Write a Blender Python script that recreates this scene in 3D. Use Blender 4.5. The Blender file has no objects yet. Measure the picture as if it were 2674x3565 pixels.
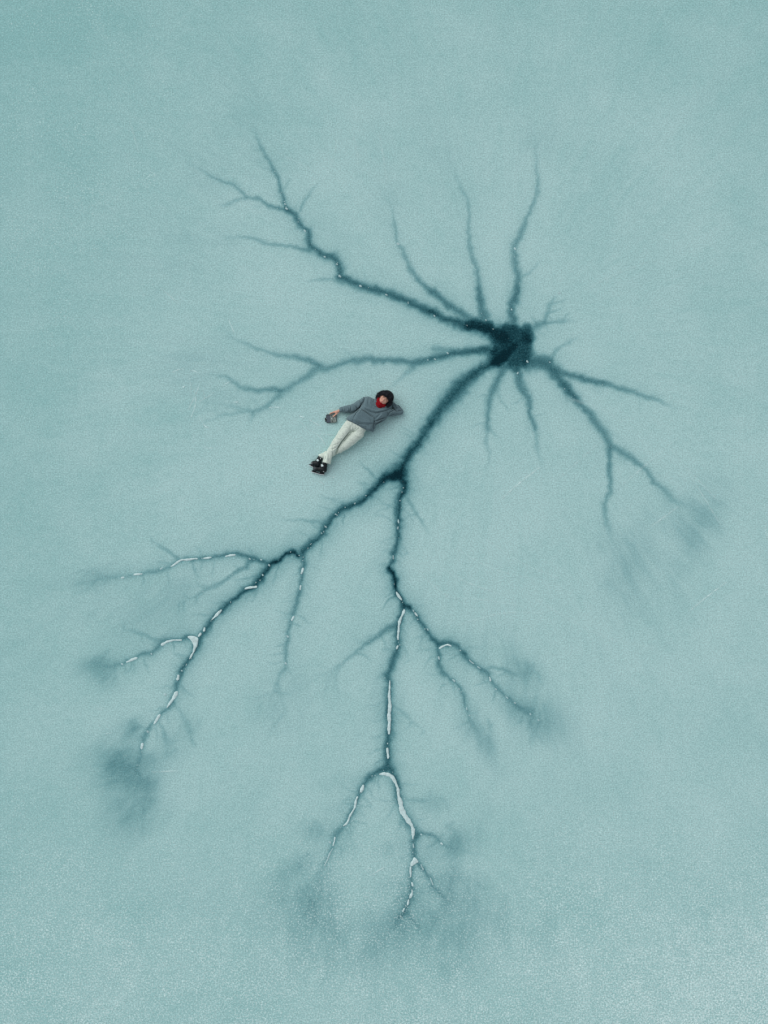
import bpy, bmesh, math, random
import numpy as np

# ------------------------------------------------------------------ scale
S = 0.0048            # metres on the ice per photograph pixel
W0, H0 = 2674, 3565
CX, CY = W0 / 2, H0 / 2
CAM_H = 11.9
scene = bpy.context.scene
col = scene.collection

# ------------------------------------------------------------------ camera
cd = bpy.data.cameras.new("camera")
cam = bpy.data.objects.new("camera", cd)
col.objects.link(cam)
cam.location = (0, 0, CAM_H)
cam.rotation_euler = (0, 0, 0)
cd.sensor_fit = 'VERTICAL'
cd.sensor_height = 36.0
cd.lens = 36.0 * CAM_H / (H0 * S)
cd.clip_start = 0.1
cd.clip_end = 3000
scene.camera = cam

# ------------------------------------------------------------------ overcast sky and veiled sun
SUN_EL, SUN_AZ = math.radians(42), math.radians(-45)
world = bpy.data.worlds.new("World")
scene.world = world
world.use_nodes = True
wn = world.node_tree
wn.nodes.clear()
sky = wn.nodes.new('ShaderNodeTexSky')
sky.sky_type = 'NISHITA'
sky.sun_disc = False
sky.sun_elevation = SUN_EL
sky.sun_rotation = SUN_AZ
sky.air_density = 1.0
sky.dust_density = 1.5
sky.ozone_density = 1.0
hs = wn.nodes.new('ShaderNodeHueSaturation')
hs.inputs['Saturation'].default_value = 0.22      # cloud cover takes the blue out of the sky
bg = wn.nodes.new('ShaderNodeBackground')
bg.inputs['Strength'].default_value = 0.128
wo = wn.nodes.new('ShaderNodeOutputWorld')
wn.links.new(sky.outputs[0], hs.inputs['Color'])
wn.links.new(hs.outputs[0], bg.inputs['Color'])
wn.links.new(bg.outputs[0], wo.inputs['Surface'])

sd = bpy.data.lights.new("sun", 'SUN')
sd.energy = 0.6
sd.angle = math.radians(70)
sd.color = (1.0, 0.97, 0.93)
sun = bpy.data.objects.new("sun", sd)
col.objects.link(sun)
sun.rotation_euler = (math.radians(90) - SUN_EL, 0, math.radians(-135))

scene.view_settings.view_transform = 'Standard'
scene.view_settings.look = 'None'
scene.view_settings.gamma = 1
scene.view_settings.use_curve_mapping = False
scene.view_settings.exposure = 0.46

# ------------------------------------------------------------------ helpers
rng = np.random.default_rng(7)
random.seed(7)


def srgb(r, g, b):
    f = lambda c: (c / 12.92 if c <= 0.04045 else ((c + 0.055) / 1.055) ** 2.4)
    return (f(r / 255), f(g / 255), f(b / 255), 1.0)


def link(name, me, mat, parent=None, label=None, category=None, kind=None, group=None):
    o = bpy.data.objects.new(name, me)
    if mat is not None:
        me.materials.clear()
        me.materials.append(mat)
    col.objects.link(o)
    if parent is not None:
        o.parent = parent
    if label:
        o['label'] = label
    if category:
        o['category'] = category
    if kind:
        o['kind'] = kind
    if group:
        o['group'] = group
    return o


def mesh_np(name, verts, quads, smooth=True):
    """fast mesh from numpy verts (n,3) and quads (m,4)"""
    me = bpy.data.meshes.new(name)
    verts = np.asarray(verts, np.float32)
    quads = np.asarray(quads, np.int32)
    n, k = quads.shape
    me.vertices.add(len(verts))
    me.vertices.foreach_set('co', verts.ravel())
    me.loops.add(n * k)
    me.loops.foreach_set('vertex_index', quads.ravel())
    me.polygons.add(n)
    me.polygons.foreach_set('loop_start', np.arange(0, n * k, k, dtype=np.int32))
    me.polygons.foreach_set('loop_total', np.full(n, k, np.int32))
    me.polygons.foreach_set('use_smooth', np.full(n, smooth, bool))
    me.update(calc_edges=True)
    return me


def new_mat(name):
    m = bpy.data.materials.new(name)
    m.use_nodes = True
    nt = m.node_tree
    b = nt.nodes['Principled BSDF']
    return m, nt, b


def simple_mat(name, c, rough=0.7, spec=0.3, metal=0.0, var=0.15, scale=60.0, bump=0.0, bscale=300.0, sheen=0.0):
    """principled surface with noise in its colour and, if asked, a fine bump"""
    m, nt, b = new_mat(name)
    b.inputs['Roughness'].default_value = rough
    b.inputs['Specular IOR Level'].default_value = spec
    b.inputs['Metallic'].default_value = metal
    if sheen:
        b.inputs['Sheen Weight'].default_value = sheen
    tc = nt.nodes.new('ShaderNodeTexCoord')
    n = nt.nodes.new('ShaderNodeTexNoise')
    n.inputs['Scale'].default_value = scale
    n.inputs['Detail'].default_value = 4
    nt.links.new(tc.outputs['Object'], n.inputs['Vector'])
    r = nt.nodes.new('ShaderNodeValToRGB')
    r.color_ramp.elements[0].position = 0.3
    r.color_ramp.elements[1].position = 0.7
    lo = [max(0, x * (1 - var)) for x in c[:3]] + [1]
    hi = [min(1, x * (1 + var)) for x in c[:3]] + [1]
    r.color_ramp.elements[0].color = lo
    r.color_ramp.elements[1].color = hi
    nt.links.new(n.outputs['Fac'], r.inputs['Fac'])
    nt.links.new(r.outputs['Color'], b.inputs['Base Color'])
    if bump:
        n2 = nt.nodes.new('ShaderNodeTexNoise')
        n2.inputs['Scale'].default_value = bscale
        n2.inputs['Detail'].default_value = 3
        nt.links.new(tc.outputs['Object'], n2.inputs['Vector'])
        bp = nt.nodes.new('ShaderNodeBump')
        bp.inputs['Strength'].default_value = bump
        bp.inputs['Distance'].default_value = 0.004
        nt.links.new(n2.outputs['Fac'], bp.inputs['Height'])
        nt.links.new(bp.outputs['Normal'], b.inputs['Normal'])
    return m


def value_noise(x, y, cell, seed, octaves=1):
    """smooth lattice noise in -1..1"""
    out = np.zeros(np.broadcast(x, y).shape, np.float32)
    amp, tot = 1.0, 0.0
    for o in range(octaves):
        r = np.random.default_rng(seed + 17 * o)
        N = 512
        lat = r.uniform(-1, 1, (N, N)).astype(np.float32)
        fx, fy = x / cell + 100.3, y / cell + 100.7
        ix, iy = np.floor(fx).astype(int), np.floor(fy).astype(int)
        u, v = (fx - ix).astype(np.float32), (fy - iy).astype(np.float32)
        u = u * u * u * (u * (u * 6 - 15) + 10)
        v = v * v * v * (v * (v * 6 - 15) + 10)
        g = lambda a, b: lat[(iy + b) % N, (ix + a) % N]
        out += amp * ((g(0, 0) * (1 - u) + g(1, 0) * u) * (1 - v) + (g(0, 1) * (1 - u) + g(1, 1) * u) * v)
        tot += amp
        amp *= 0.5
        cell *= 0.5
    return out / tot


def smooth01(a, b, x):
    t = np.clip((x - a) / (b - a), 0, 1)
    return t * t * (3 - 2 * t)


def to_world(px, py, z=0.0):
    """photograph pixel at height z (metres) -> place on the lake"""
    f = 1.0 - z / CAM_H
    return ((px - CX) * S * f, (CY - py) * S * f, z)


# ------------------------------------------------------------------ the branching melt pattern, traced branch by branch
# every frame is (x0, y0, photograph pixels per unit); a point is (x, y, half width), a0 -> a1 the depth of dark ice along it
FA = (600, 450, 800 / 1659)
FB = (1300, 450, 700 / 1659)
FH = (1500, 1000, 600 / 1659)
FR = (1650, 1000, 950 / 1659)
FW = (600, 1050, 900 / 1659)
FS = (1000, 1500, 600 / 1659)
FL = (300, 1750, 800 / 1659)
FM = (300, 2150, 800 / 1659)
FC = (1100, 1900, 600 / 1659)
FD = (1400, 2050, 600 / 1659)
FE = (1000, 2450, 700 / 1659)
FV = (0, 0, 2674 / 1659)

STROKES = [
    # --- upper left limb
    ('ul', FH, .74, .88, [(0, 240, 40), (100, 290, 38), (200, 330, 42), (300, 360, 52), (400, 380, 68), (500, 395, 78), (620, 440, 84), (720, 500, 90)]),
    ('ul', FA, .60, .76, [(820, 570, 14), (840, 585, 18), (885, 615, 20), (905, 650, 18), (920, 690, 21), (950, 715, 14), (985, 728, 15), (988, 760, 22), (985, 800, 27), (1000, 850, 26), (1030, 862, 20), (1065, 892, 20), (1110, 915, 20), (1160, 922, 24), (1190, 960, 18), (1212, 1010, 24), (1210, 1065, 30), (1270, 1090, 26), (1350, 1125, 25), (1430, 1150, 26), (1540, 1180, 27), (1659, 1225, 28), (1740, 1265, 29), (1790, 1290, 29), (1900, 1330, 30)]),
    ('ul', FA, .62, .18, [(825, 570, 14), (805, 510, 12), (785, 450, 11), (770, 370, 10), (725, 290, 9), (680, 200, 8), (640, 140, 8), (625, 80, 8), (600, 20, 8), (570, -40, 14)]),
    ('ul', FA, .52, .14, [(835, 590, 16), (760, 570, 13), (700, 555, 11), (650, 520, 11), (600, 495, 10), (540, 490, 9), (500, 455, 9), (450, 410, 9), (400, 385, 8), (320, 355, 8), (220, 300, 9), (120, 250, 16)]),
    ('ul', FA, .24, .10, [(540, 490, 8), (470, 510, 8), (390, 550, 9), (300, 560, 14)]),
    ('ul', FA, .34, .08, [(930, 580, 11), (945, 540, 10), (960, 500, 9), (1000, 455, 8), (1080, 360, 8)]),
    ('ul', FA, .48, .14, [(1000, 875, 14), (950, 868, 12), (870, 850, 11), (800, 838, 10), (720, 832, 10), (640, 805, 10), (560, 785, 9), (430, 780, 9), (330, 790, 14)]),
    ('ul', FA, .38, .10, [(1205, 1095, 14), (1140, 1083, 10), (1080, 1080, 9), (990, 1095, 8), (940, 1105, 8)]),
    ('ul', FA, .40, .10, [(1175, 930, 14), (1185, 900, 10), (1190, 855, 8)]),
    ('ul', FA, .20, .08, [(800, 440, 8), (830, 400, 7), (860, 340, 7)]),
    ('ul', FA, .30, .10, [(985, 730, 10), (990, 690, 8)]),
    # --- three limbs reaching up from the centre
    ('u1', FB, .60, .14, [(505, 1335, 23), (480, 1322, 23), (400, 1275, 20), (345, 1215, 20), (300, 1140, 18), (265, 1060, 16), (235, 980, 14), (205, 945, 8), (185, 890, 11), (175, 800, 10), (165, 720, 10), (150, 640, 11), (100, 560, 14)]),
    ('u1', FH, .62, .60, [(0, 40, 38), (100, 110, 34), (200, 190, 40), (300, 260, 44), (400, 330, 40)]),
    ('u2', FB, .56, .10, [(885, 1422, 28), (870, 1330, 23), (868, 1250, 20), (850, 1150, 19), (815, 1050, 17), (795, 950, 16), (788, 860, 14), (785, 760, 14), (795, 690, 12), (775, 590, 12), (730, 500, 11), (690, 410, 10), (655, 310, 9), (620, 220, 9)]),
    ('u2', FH, .56, .62, [(465, 0, 30), (475, 100, 36), (490, 200, 52), (510, 280, 74)]),
    ('u3', FB, .62, .16, [(1175, 1422, 28), (1195, 1310, 26), (1195, 1200, 26), (1170, 1100, 24), (1160, 1010, 20), (1165, 950, 21), (1205, 890, 20), (1240, 790, 20), (1275, 730, 12), (1320, 610, 11), (1355, 510, 11), (1355, 420, 11), (1350, 330, 11), (1340, 240, 10), (1330, 170, 12), (1345, 60, 24)]),
    ('u3', FB, .36, .08, [(1205, 1235, 18), (1280, 1190, 9), (1345, 1120, 8), (1400, 1060, 7)]),
    ('u3', FH, .60, .64, [(835, 0, 36), (810, 70, 42), (780, 150, 46), (775, 250, 46), (800, 330, 52), (800, 400, 60)]),
    ('u3', FH, .34, .20, [(760, 180, 24), (730, 140, 20)]),
    # --- short limbs on the right of the centre
    ('ne', FH, .62, .12, [(880, 430, 44), (980, 395, 36), (1060, 355, 30), (1130, 340, 20), (1250, 325, 14), (1400, 290, 12)]),
    ('ne', FH, .44, .14, [(1090, 335, 24), (1120, 250, 18), (1150, 170, 14), (1190, 100, 11), (1230, 50, 12)]),
    ('ne', FH, .40, .10, [(1130, 690, 40), (1190, 620, 24), (1250, 580, 16), (1360, 530, 11), (1420, 490, 10)]),
    ('ne', FH, .34, .08, [(1180, 730, 30), (1240, 745, 18), (1330, 765, 12)]),
    # --- centre of the star
    ('hub', FH, .87, .87, [(640, 470, 90), (700, 560, 105), (640, 680, 92)]),
    ('hub', FH, .87, .85, [(760, 430, 90), (860, 510, 118), (890, 630, 112), (800, 715, 95)]),
    ('hub', FH, .92, .88, [(800, 570, 45), (700, 670, 62), (620, 730, 52)]),
    ('hub', FH, .86, .88, [(380, 365, 60), (480, 370, 70), (560, 385, 66)]),
    ('hub', FH, .82, .74, [(940, 480, 66), (930, 400, 50)]),
    # --- left limb
    ('w', FH, .66, .86, [(0, 690, 34), (100, 672, 38), (200, 640, 36), (300, 630, 34), (400, 615, 37), (500, 600, 46), (600, 620, 72)]),
    ('w', FH, .36, .40, [(30, 600, 36), (120, 600, 44), (210, 610, 30)]),
    ('w', FW, .66, .20, [(1659, 367, 19), (1600, 385, 23), (1540, 393, 30), (1470, 378, 21), (1380, 375, 20), (1300, 383, 25), (1270, 367, 24), (1200, 375, 22), (1130, 385, 20), (1060, 410, 20), (1000, 425, 24), (930, 425, 28), (890, 455, 26), (840, 500, 20), (770, 535, 20), (710, 575, 21), (660, 620, 14), (610, 670, 12), (560, 695, 14), (510, 705, 16), (480, 690, 12), (420, 685, 11), (360, 665, 10), (270, 650, 10), (200, 640, 10)]),
    ('w', FW, .50, .10, [(940, 408, 24), (880, 375, 16), (830, 365, 18), (770, 352, 14), (680, 345, 12), (610, 325, 11), (540, 300, 11), (480, 270, 10), (400, 240, 9), (320, 215, 10)]),
    ('w', FW, .30, .08, [(830, 360, 14), (825, 330, 9)]),
    ('w', FW, .50, .16, [(700, 575, 16), (650, 560, 13), (600, 560, 12), (550, 575, 12), (480, 560, 11), (430, 540, 10), (400, 515, 10), (350, 485, 9), (290, 470, 8), (220, 455, 10)]),
    ('w', FW, .34, .08, [(515, 710, 14), (515, 760, 9), (500, 800, 9)]),
    ('w', FW, .24, .07, [(490, 703, 11), (400, 715, 9), (330, 725, 8), (200, 775, 8), (120, 830, 10)]),
    ('w', FW, .36, .06, [(1545, 420, 24), (1480, 480, 14), (1420, 530, 10), (1380, 570, 8)]),
    ('w', FW, .34, .10, [(1300, 395, 20), (1300, 430, 12)]),
    # --- great lower limb as far as its fork
    ('sw', FH, .80, .74, [(620, 720, 60), (510, 765, 46), (400, 845, 58), (300, 940, 76), (220, 1030, 80), (140, 1115, 68), (70, 1210, 56), (0, 1310, 48)]),
    ('sw', FS, .72, .98, [(1382, -72, 50), (1320, 30, 54), (1260, 120, 48), (1190, 200, 40), (1140, 275, 46), (1110, 350, 60), (1065, 410, 74), (1040, 440, 70)]),
    ('sw', FH, .34, .10, [(290, 1050, 44), (300, 1100, 24), (310, 1150, 14)]),
    ('sw', FS, .30, .08, [(1320, 60, 30), (1355, 110, 18), (1375, 170, 12)]),
    # --- lower left limb
    ('sl', FS, .98, .66, [(1000, 435, 62), (960, 445, 54), (900, 490, 43), (830, 570, 39), (760, 640, 36), (700, 690, 34), (620, 720, 31), (540, 742, 31), (480, 790, 30), (420, 850, 31), (370, 920, 35), (340, 985, 33), (290, 1040, 29), (220, 1100, 29), (150, 1160, 34)]),
    ('sl', FS, .36, .08, [(800, 560, 30), (750, 530, 22), (690, 520, 12)]),
    ('sl', FS, .30, .06, [(520, 730, 26), (490, 670, 18), (440, 640, 12)]),
    ('sl', FS, .34, .14, [(350, 990, 40), (380, 1030, 22)]),
    ('sl', FS, .40, .06, [(360, 885, 22), (270, 880, 13), (180, 865, 11), (90, 860, 10), (0, 855, 9), (-120, 850, 9)]),
    ('sl', FL, .70, .75, [(1659, 265, 21), (1600, 320, 24), (1560, 370, 26)]),
    ('sl', FL, .98, .95, [(1535, 385, 14), (1510, 365, 18), (1480, 352, 17), (1445, 372, 15), (1400, 405, 13), (1360, 430, 15)]),
    ('sl', FL, .92, .60, [(1360, 430, 20), (1320, 455, 23), (1290, 500, 20), (1250, 560, 27), (1210, 610, 21), (1140, 640, 19), (1080, 690, 19), (1020, 740, 20), (960, 800, 18), (900, 860, 21), (860, 920, 20), (830, 970, 20), (800, 1030, 18), (765, 1105, 15), (725, 1165, 19), (680, 1220, 18)]),
    ('sl', FL, .78, .16, [(1320, 440, 24), (1250, 415, 16), (1190, 402, 20), (1130, 375, 13), (1060, 370, 13), (990, 385, 12), (900, 395, 13), (800, 405, 13), (720, 410, 13), (660, 430, 12), (600, 465, 11), (520, 495, 10), (440, 505, 9), (370, 520, 9), (270, 540, 10), (150, 545, 18), (60, 560, 26)]),
    ('sl', FL, .40, .06, [(665, 410, 11), (620, 370, 9), (560, 330, 8), (490, 270, 8), (430, 200, 8)]),
    ('sl', FL, .50, .10, [(1185, 410, 20), (1160, 470, 13), (1100, 495, 10), (1030, 540, 10), (960, 585, 9), (900, 610, 8), (800, 670, 9), (720, 705, 11), (650, 740, 11)]),
    ('sl', FL, .20, .06, [(600, 455, 10), (540, 430, 10), (470, 420, 12)]),
    ('sl', FL, .42, .08, [(1225, 640, 16), (1215, 690, 10), (1180, 720, 8)]),
    ('sl', FL, .68, .20, [(1565, 385, 24), (1578, 440, 20), (1560, 500, 14), (1548, 580, 15), (1535, 660, 14), (1510, 760, 13), (1480, 850, 12), (1460, 950, 11), (1445, 1060, 10), (1440, 1170, 9), (1432, 1200, 12), (1400, 1230, 9), (1370, 1330, 10), (1350, 1430, 14)]),
    ('sl', FL, .66, .26, [(800, 985, 22), (730, 972, 16), (680, 985, 12), (610, 990, 12), (550, 1000, 12), (528, 1040, 11), (480, 1085, 10), (400, 1100, 10), (330, 1130, 9), (250, 1165, 9), (170, 1180, 14), (80, 1170, 26)]),
    ('sl', FL, .36, .06, [(540, 995, 10), (490, 985, 8), (420, 950, 7), (340, 920, 7), (270, 890, 8)]),
    ('sl', FL, .30, .12, [(640, 995, 10), (625, 1030, 7)]),
    ('sl', FM, .74, .25, [(800, 200, 18), (770, 262, 15), (740, 310, 18), (700, 370, 19), (668, 430, 16), (655, 490, 20), (645, 550, 15), (620, 610, 14), (575, 665, 15), (530, 710, 13), (490, 760, 13), (455, 800, 13), (420, 870, 14), (402, 930, 11), (395, 1000, 15), (370, 1090, 12), (350, 1150, 14), (330, 1220, 20)]),
    ('sl', FM, .16, .16, [(540, 780, 8), (565, 850, 18), (600, 930, 34)]),
    ('sl', FM, .16, .10, [(660, 640, 8), (700, 720, 18), (745, 810, 34), (770, 900, 30)]),
    ('sl', FM, .18, .22, [(450, 810, 10), (380, 790, 20), (310, 830, 36)]),
    # --- lower right limb
    ('sr', FS, .98, .66, [(1075, 420, 62), (1130, 500, 43), (1120, 580, 36), (1085, 650, 29), (1070, 740, 27), (1070, 830, 27), (1070, 930, 27), (1068, 1010, 26), (1055, 1090, 32), (1035, 1160, 32), (1020, 1220, 25), (1000, 1280, 23)]),
    ('sr', FS, .46, .05, [(1120, 590, 32), (1180, 690, 19), (1230, 780, 14), (1290, 870, 12), (1350, 980, 11), (1400, 1060, 9)]),
    ('sr', FS, .40, .06, [(1065, 1090, 36), (1140, 1150, 13), (1190, 1220, 10)]),
    ('sr', FS, .36, .06, [(990, 1270, 24), (920, 1280, 14), (870, 1320, 11), (830, 1370, 9)]),
    ('sr', FC, 1.0, 1.0, [(712, 205, 16), (730, 250, 30), (752, 300, 24), (758, 350, 21), (762, 400, 19)]),
    ('sr', FC, .92, .84, [(762, 400, 19), (782, 450, 24), (820, 530, 25), (850, 590, 30), (900, 605, 26)]),
    ('sr', FC, .76, .68, [(845, 610, 28), (815, 690, 27), (795, 770, 29), (790, 850, 25), (795, 930, 30), (780, 1000, 28), (750, 1080, 31), (722, 1170, 33), (692, 1250, 42), (705, 1330, 34), (700, 1420, 37), (705, 1520, 42), (700, 1600, 38), (695, 1659, 36)]),
    ('sr', FC, .58, .08, [(780, 760, 42), (700, 800, 34), (640, 840, 25), (560, 890, 19), (460, 960, 17), (380, 1030, 15), (290, 1100, 13), (200, 1180, 12), (80, 1260, 12)]),
    ('sr', FC, .40, .06, [(815, 920, 30), (850, 980, 16), (880, 1060, 12), (905, 1130, 11)]),
    ('sr', FC, .30, .06, [(680, 1250, 30), (610, 1275, 16), (540, 1310, 11)]),
    ('sr', FC, .30, .06, [(690, 1490, 30), (640, 1510, 16), (570, 1545, 10)]),
    ('sr', FC, .34, .08, [(720, 1520, 34), (780, 1560, 16), (880, 1640, 11), (960, 1700, 10)]),
    ('sr', FC, .76, .72, [(885, 600, 28), (950, 650, 22), (1000, 730, 24), (1060, 810, 22), (1110, 870, 24), (1160, 930, 29), (1195, 955, 28)]),
    ('sr', FC, .70, .62, [(1190, 945, 26), (1250, 930, 24), (1310, 942, 23), (1370, 980, 22), (1420, 1040, 24)]),
    ('sr', FC, .66, .34, [(1170, 950, 26), (1180, 1060, 18), (1190, 1150, 19), (1220, 1210, 18), (1270, 1260, 12), (1330, 1310, 11), (1380, 1370, 12), (1430, 1470, 12), (1455, 1580, 11)]),
    ('sr', FC, .24, .05, [(930, 600, 20), (1000, 580, 14), (1100, 565, 11)]),
    ('sr', FD, .62, .30, [(590, 620, 22), (650, 690, 19), (740, 760, 19), (805, 800, 27), (850, 880, 16), (890, 930, 17), (950, 1000, 14), (1010, 1050, 12), (1080, 1100, 13), (1130, 1140, 18), (1210, 1190, 34)]),
    ('sr', FD, .32, .22, [(815, 785, 20), (860, 740, 12), (930, 770, 10), (1010, 790, 10), (1090, 825, 10), (1170, 830, 24)]),
    ('sr', FD, .34, .20, [(580, 1000, 13), (610, 1100, 12), (630, 1190, 12), (650, 1260, 12), (700, 1340, 20), (760, 1420, 34)]),
    ('sr', FD, .30, .06, [(395, 790, 18), (405, 860, 13), (410, 930, 11)]),
    ('sr', FD, .18, .05, [(600, 570, 16), (700, 565, 14), (820, 560, 14)]),
    ('sr', FD, .16, .06, [(0, 1190, 22), (70, 1250, 18), (150, 1310, 14), (240, 1390, 16)]),
    ('sr', FE, .70, .82, [(845, 0, 28), (840, 80, 28), (840, 170, 28), (840, 240, 30), (830, 320, 27), (830, 400, 26), (830, 470, 30), (832, 530, 40)]),
    ('sr', FE, .78, .22, [(800, 545, 34), (720, 580, 25), (660, 630, 23), (620, 700, 22), (585, 760, 20), (555, 840, 17), (520, 920, 17), (480, 1000, 18), (430, 1040, 19), (400, 1090, 17), (375, 1170, 15), (340, 1250, 14), (310, 1330, 13), (270, 1400, 14), (220, 1480, 24)]),
    ('sr', FE, .80, .44, [(860, 555, 36), (885, 600, 28), (908, 660, 25), (918, 740, 27), (935, 830, 30), (960, 910, 30), (1000, 970, 27), (1038, 1030, 31), (1062, 1090, 36), (1042, 1150, 22), (1040, 1210, 20), (1050, 1270, 24), (1030, 1330, 20), (1018, 1400, 19), (1025, 1460, 19), (1030, 1540, 19), (1015, 1600, 19), (990, 1660, 21), (968, 1720, 24), (935, 1760, 16)]),
    ('sr', FE, .34, .16, [(965, 1720, 22), (910, 1820, 16), (850, 1890, 16)]),
    ('sr', FE, .34, .18, [(985, 1730, 18), (1060, 1810, 12), (1110, 1890, 14)]),
    ('sr', FE, .58, .16, [(1075, 1090, 28), (1110, 1065, 14), (1180, 1080, 11), (1240, 1110, 11), (1270, 1150, 10), (1330, 1180, 10), (1400, 1200, 20)]),
    ('sr', FE, .62, .18, [(1070, 1300, 20), (1120, 1360, 12), (1160, 1420, 13), (1190, 1450, 14), (1200, 1500, 12), (1260, 1560, 10), (1310, 1610, 11), (1360, 1700, 16)]),
    ('sr', FE, .46, .06, [(960, 950, 30), (935, 990, 18), (920, 1070, 10)]),
    ('sr', FE, .26, .10, [(945, 760, 20), (1000, 790, 14), (1090, 800, 20), (1200, 800, 30)]),
    ('sr', FE, .22, .05, [(880, 30, 16), (1000, 110, 12), (1150, 240, 12)]),
    ('sr', FE, .24, .05, [(820, 240, 16), (760, 265, 10), (680, 300, 9)]),
    # --- two limbs below the centre
    ('s1', FH, .64, .34, [(690, 780, 54), (650, 880, 46), (610, 970, 38), (572, 1060, 34), (560, 1130, 26), (545, 1250, 23), (540, 1382, 20)]),
    ('s1', FH, .34, .10, [(630, 980, 34), (660, 1040, 24), (680, 1100, 16)]),
    ('s1', FR, .38, .08, [(88, 790, 13), (80, 900, 11), (75, 955, 11), (92, 1000, 10), (88, 1060, 9), (82, 1130, 9)]),
    ('s2', FH, .64, .42, [(840, 790, 46), (850, 900, 40), (880, 980, 40), (930, 1040, 32), (945, 1120, 27), (950, 1200, 23), (980, 1290, 22), (1010, 1370, 20)]),
    ('s2', FR, .44, .08, [(340, 760, 15), (370, 850, 14), (385, 900, 14), (383, 970, 11), (410, 1060, 12), (430, 1120, 12)]),
    # --- lower right limb from the centre
    ('se', FH, .72, .64, [(930, 720, 74), (1050, 715, 72), (1130, 735, 72), (1180, 810, 58), (1250, 900, 46), (1330, 1000, 38), (1400, 1080, 39)]),
    ('se', FR, .62, .24, [(540, 590, 28), (600, 655, 26), (650, 720, 23), (700, 770, 19), (760, 850, 19), (800, 905, 23), (830, 968, 24), (870, 985, 20), (930, 1020, 18), (1000, 1075, 13), (1060, 1120, 12), (1090, 1180, 13), (1150, 1230, 13), (1200, 1290, 17), (1290, 1330, 22), (1380, 1370, 34)]),
    ('se', FR, .52, .14, [(825, 980, 20), (822, 1060, 13), (828, 1150, 12), (825, 1250, 12), (790, 1310, 12), (795, 1380, 12), (820, 1470, 14), (860, 1580, 24)]),
    ('se', FH, .58, .52, [(1170, 795, 44), (1260, 830, 30), (1400, 865, 29), (1520, 900, 26), (1659, 935, 24)]),
    ('se', FR, .52, .22, [(650, 550, 18), (760, 578, 15), (880, 612, 14), (980, 640, 14), (1050, 670, 14), (1110, 680, 13), (1170, 715, 11), (1240, 745, 10)]),
]

# soft dark stains where the branches run out: (frame, x, y, rx, ry, angle, depth)
SMUDGES = [
    (FM, 130, 440, 60, 40, -30, .26), (FM, 90, 330, 50, 30, 0, .20), (FM, 310, 835, 60, 40, 0, .26), (FM, 330, 770, 30, 26, 0, .22),
    (FM, 600, 925, 40, 55, 0, .26), (FM, 740, 800, 45, 70, 0, .14), (FM, 205, 1080, 80, 55, -30, .32), (FM, 240, 1000, 80, 36, 0, .26),
    (FM, 280, 1260, 90, 120, 20, .30), (FM, 430, 1190, 50, 70, 20, .26), (FM, 450, 1050, 50, 50, 0, .22), (FM, 1310, 680, 80, 100, -30, .16),
    (FM, 330, 1400, 110, 90, 0, .18),
    (FL, 100, 1160, 90, 40, 0, .20), (FL, 40, 560, 110, 34, 10, .20), (FL, 720, 690, 150, 60, 30, .10),
    (FD, 1340, 1290, 130, 110, -30, .38), (FD, 1190, 1190, 100, 60, -35, .24), (FD, 1210, 830, 90, 70, 0, .28), (FD, 1060, 720, 60, 70, 40, .14),
    (FD, 790, 1460, 60, 130, 30, .28), (FD, 1000, 1130, 60, 90, 30, .12), (FD, 660, 1300, 50, 110, 20, .14),
    (FE, 1200, 820, 80, 40, 0, .20), (FE, 230, 1060, 70, 45, 0, .24), (FE, 120, 1330, 80, 40, 20, .28), (FE, 150, 1640, 150, 90, -30, .32),
    (FE, 300, 1470, 70, 70, 0, .18), (FE, 1360, 1110, 110, 50, 25, .28), (FE, 1420, 1210, 100, 45, 20, .20), (FE, 1330, 1470, 110, 50, 20, .26),
    (FE, 1440, 1640, 150, 110, 0, .28), (FE, 820, 1200, 70, 40, 0, .14), (FE, 1000, 1810, 120, 90, 0, .18), (FE, 880, 1510, 80, 40, -20, .12),
    (FE, 440, 670, 90, 40, 0, .08), (FE, 400, 880, 80, 40, 0, .08), (FE, 500, 1180, 60, 60, 0, .12), (FE, 1210, 1900, 220, 120, 0, .20),
    (FE, 150, 1850, 300, 110, -15, .16), (FE, 700, 2050, 500, 160, 0, .07), (FE, 1290, 2000, 420, 170, 0, .08),
    (FV, 1345, 1220, 24, 55, -15, .20), (FV, 1375, 1200, 14, 60, -20, .14), (FV, 1320, 1180, 14, 40, 0, .12), (FV, 1510, 1110, 30, 30, 0, .20),
    (FV, 1470, 1130, 14, 50, -25, .16), (FV, 1500, 1160, 12, 60, -25, .14), (FV, 1540, 1130, 14, 36, -30, .14), (FV, 1360, 1290, 22, 60, -10, .12),
    (FV, 1490, 1200, 20, 60, -20, .09), (FV, 540, 250, 30, 40, 0, .10), (FV, 440, 360, 50, 26, 0, .10), (FV, 1160, 300, 34, 30, 0, .10),
    (FV, 840, 420, 26, 36, 0, .12), (FV, 970, 330, 22, 30, 0, .07), (FV, 490, 510, 36, 20, 0, .08), (FV, 430, 790, 50, 22, 20, .08),
    (FV, 390, 770, 30, 16, 0, .08), (FV, 470, 860, 50, 20, 0, .07), (FV, 350, 1290, 90, 50, 30, .07), (FV, 640, 1480, 24, 40, 20, .08),
    (FV, 380, 540, 60, 40, 0, .05), (FV, 320, 1340, 60, 30, 10, .06), (FV, 1090, 1400, 40, 26, 0, .08),
]


def fpt(fr, x, y):
    return fr[0] + x * fr[2], fr[1] + y * fr[2]


# sampling grid over the part of the lake that is looked at, in photograph pixels, with a margin all round
STEP = 3.9
gx = np.arange(-380, W0 + 380 + STEP, STEP)
gy = np.arange(-380, H0 + 380 + STEP, STEP)
NX, NY = len(gx), len(gy)
GX, GY = np.meshgrid(gx, gy)
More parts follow.
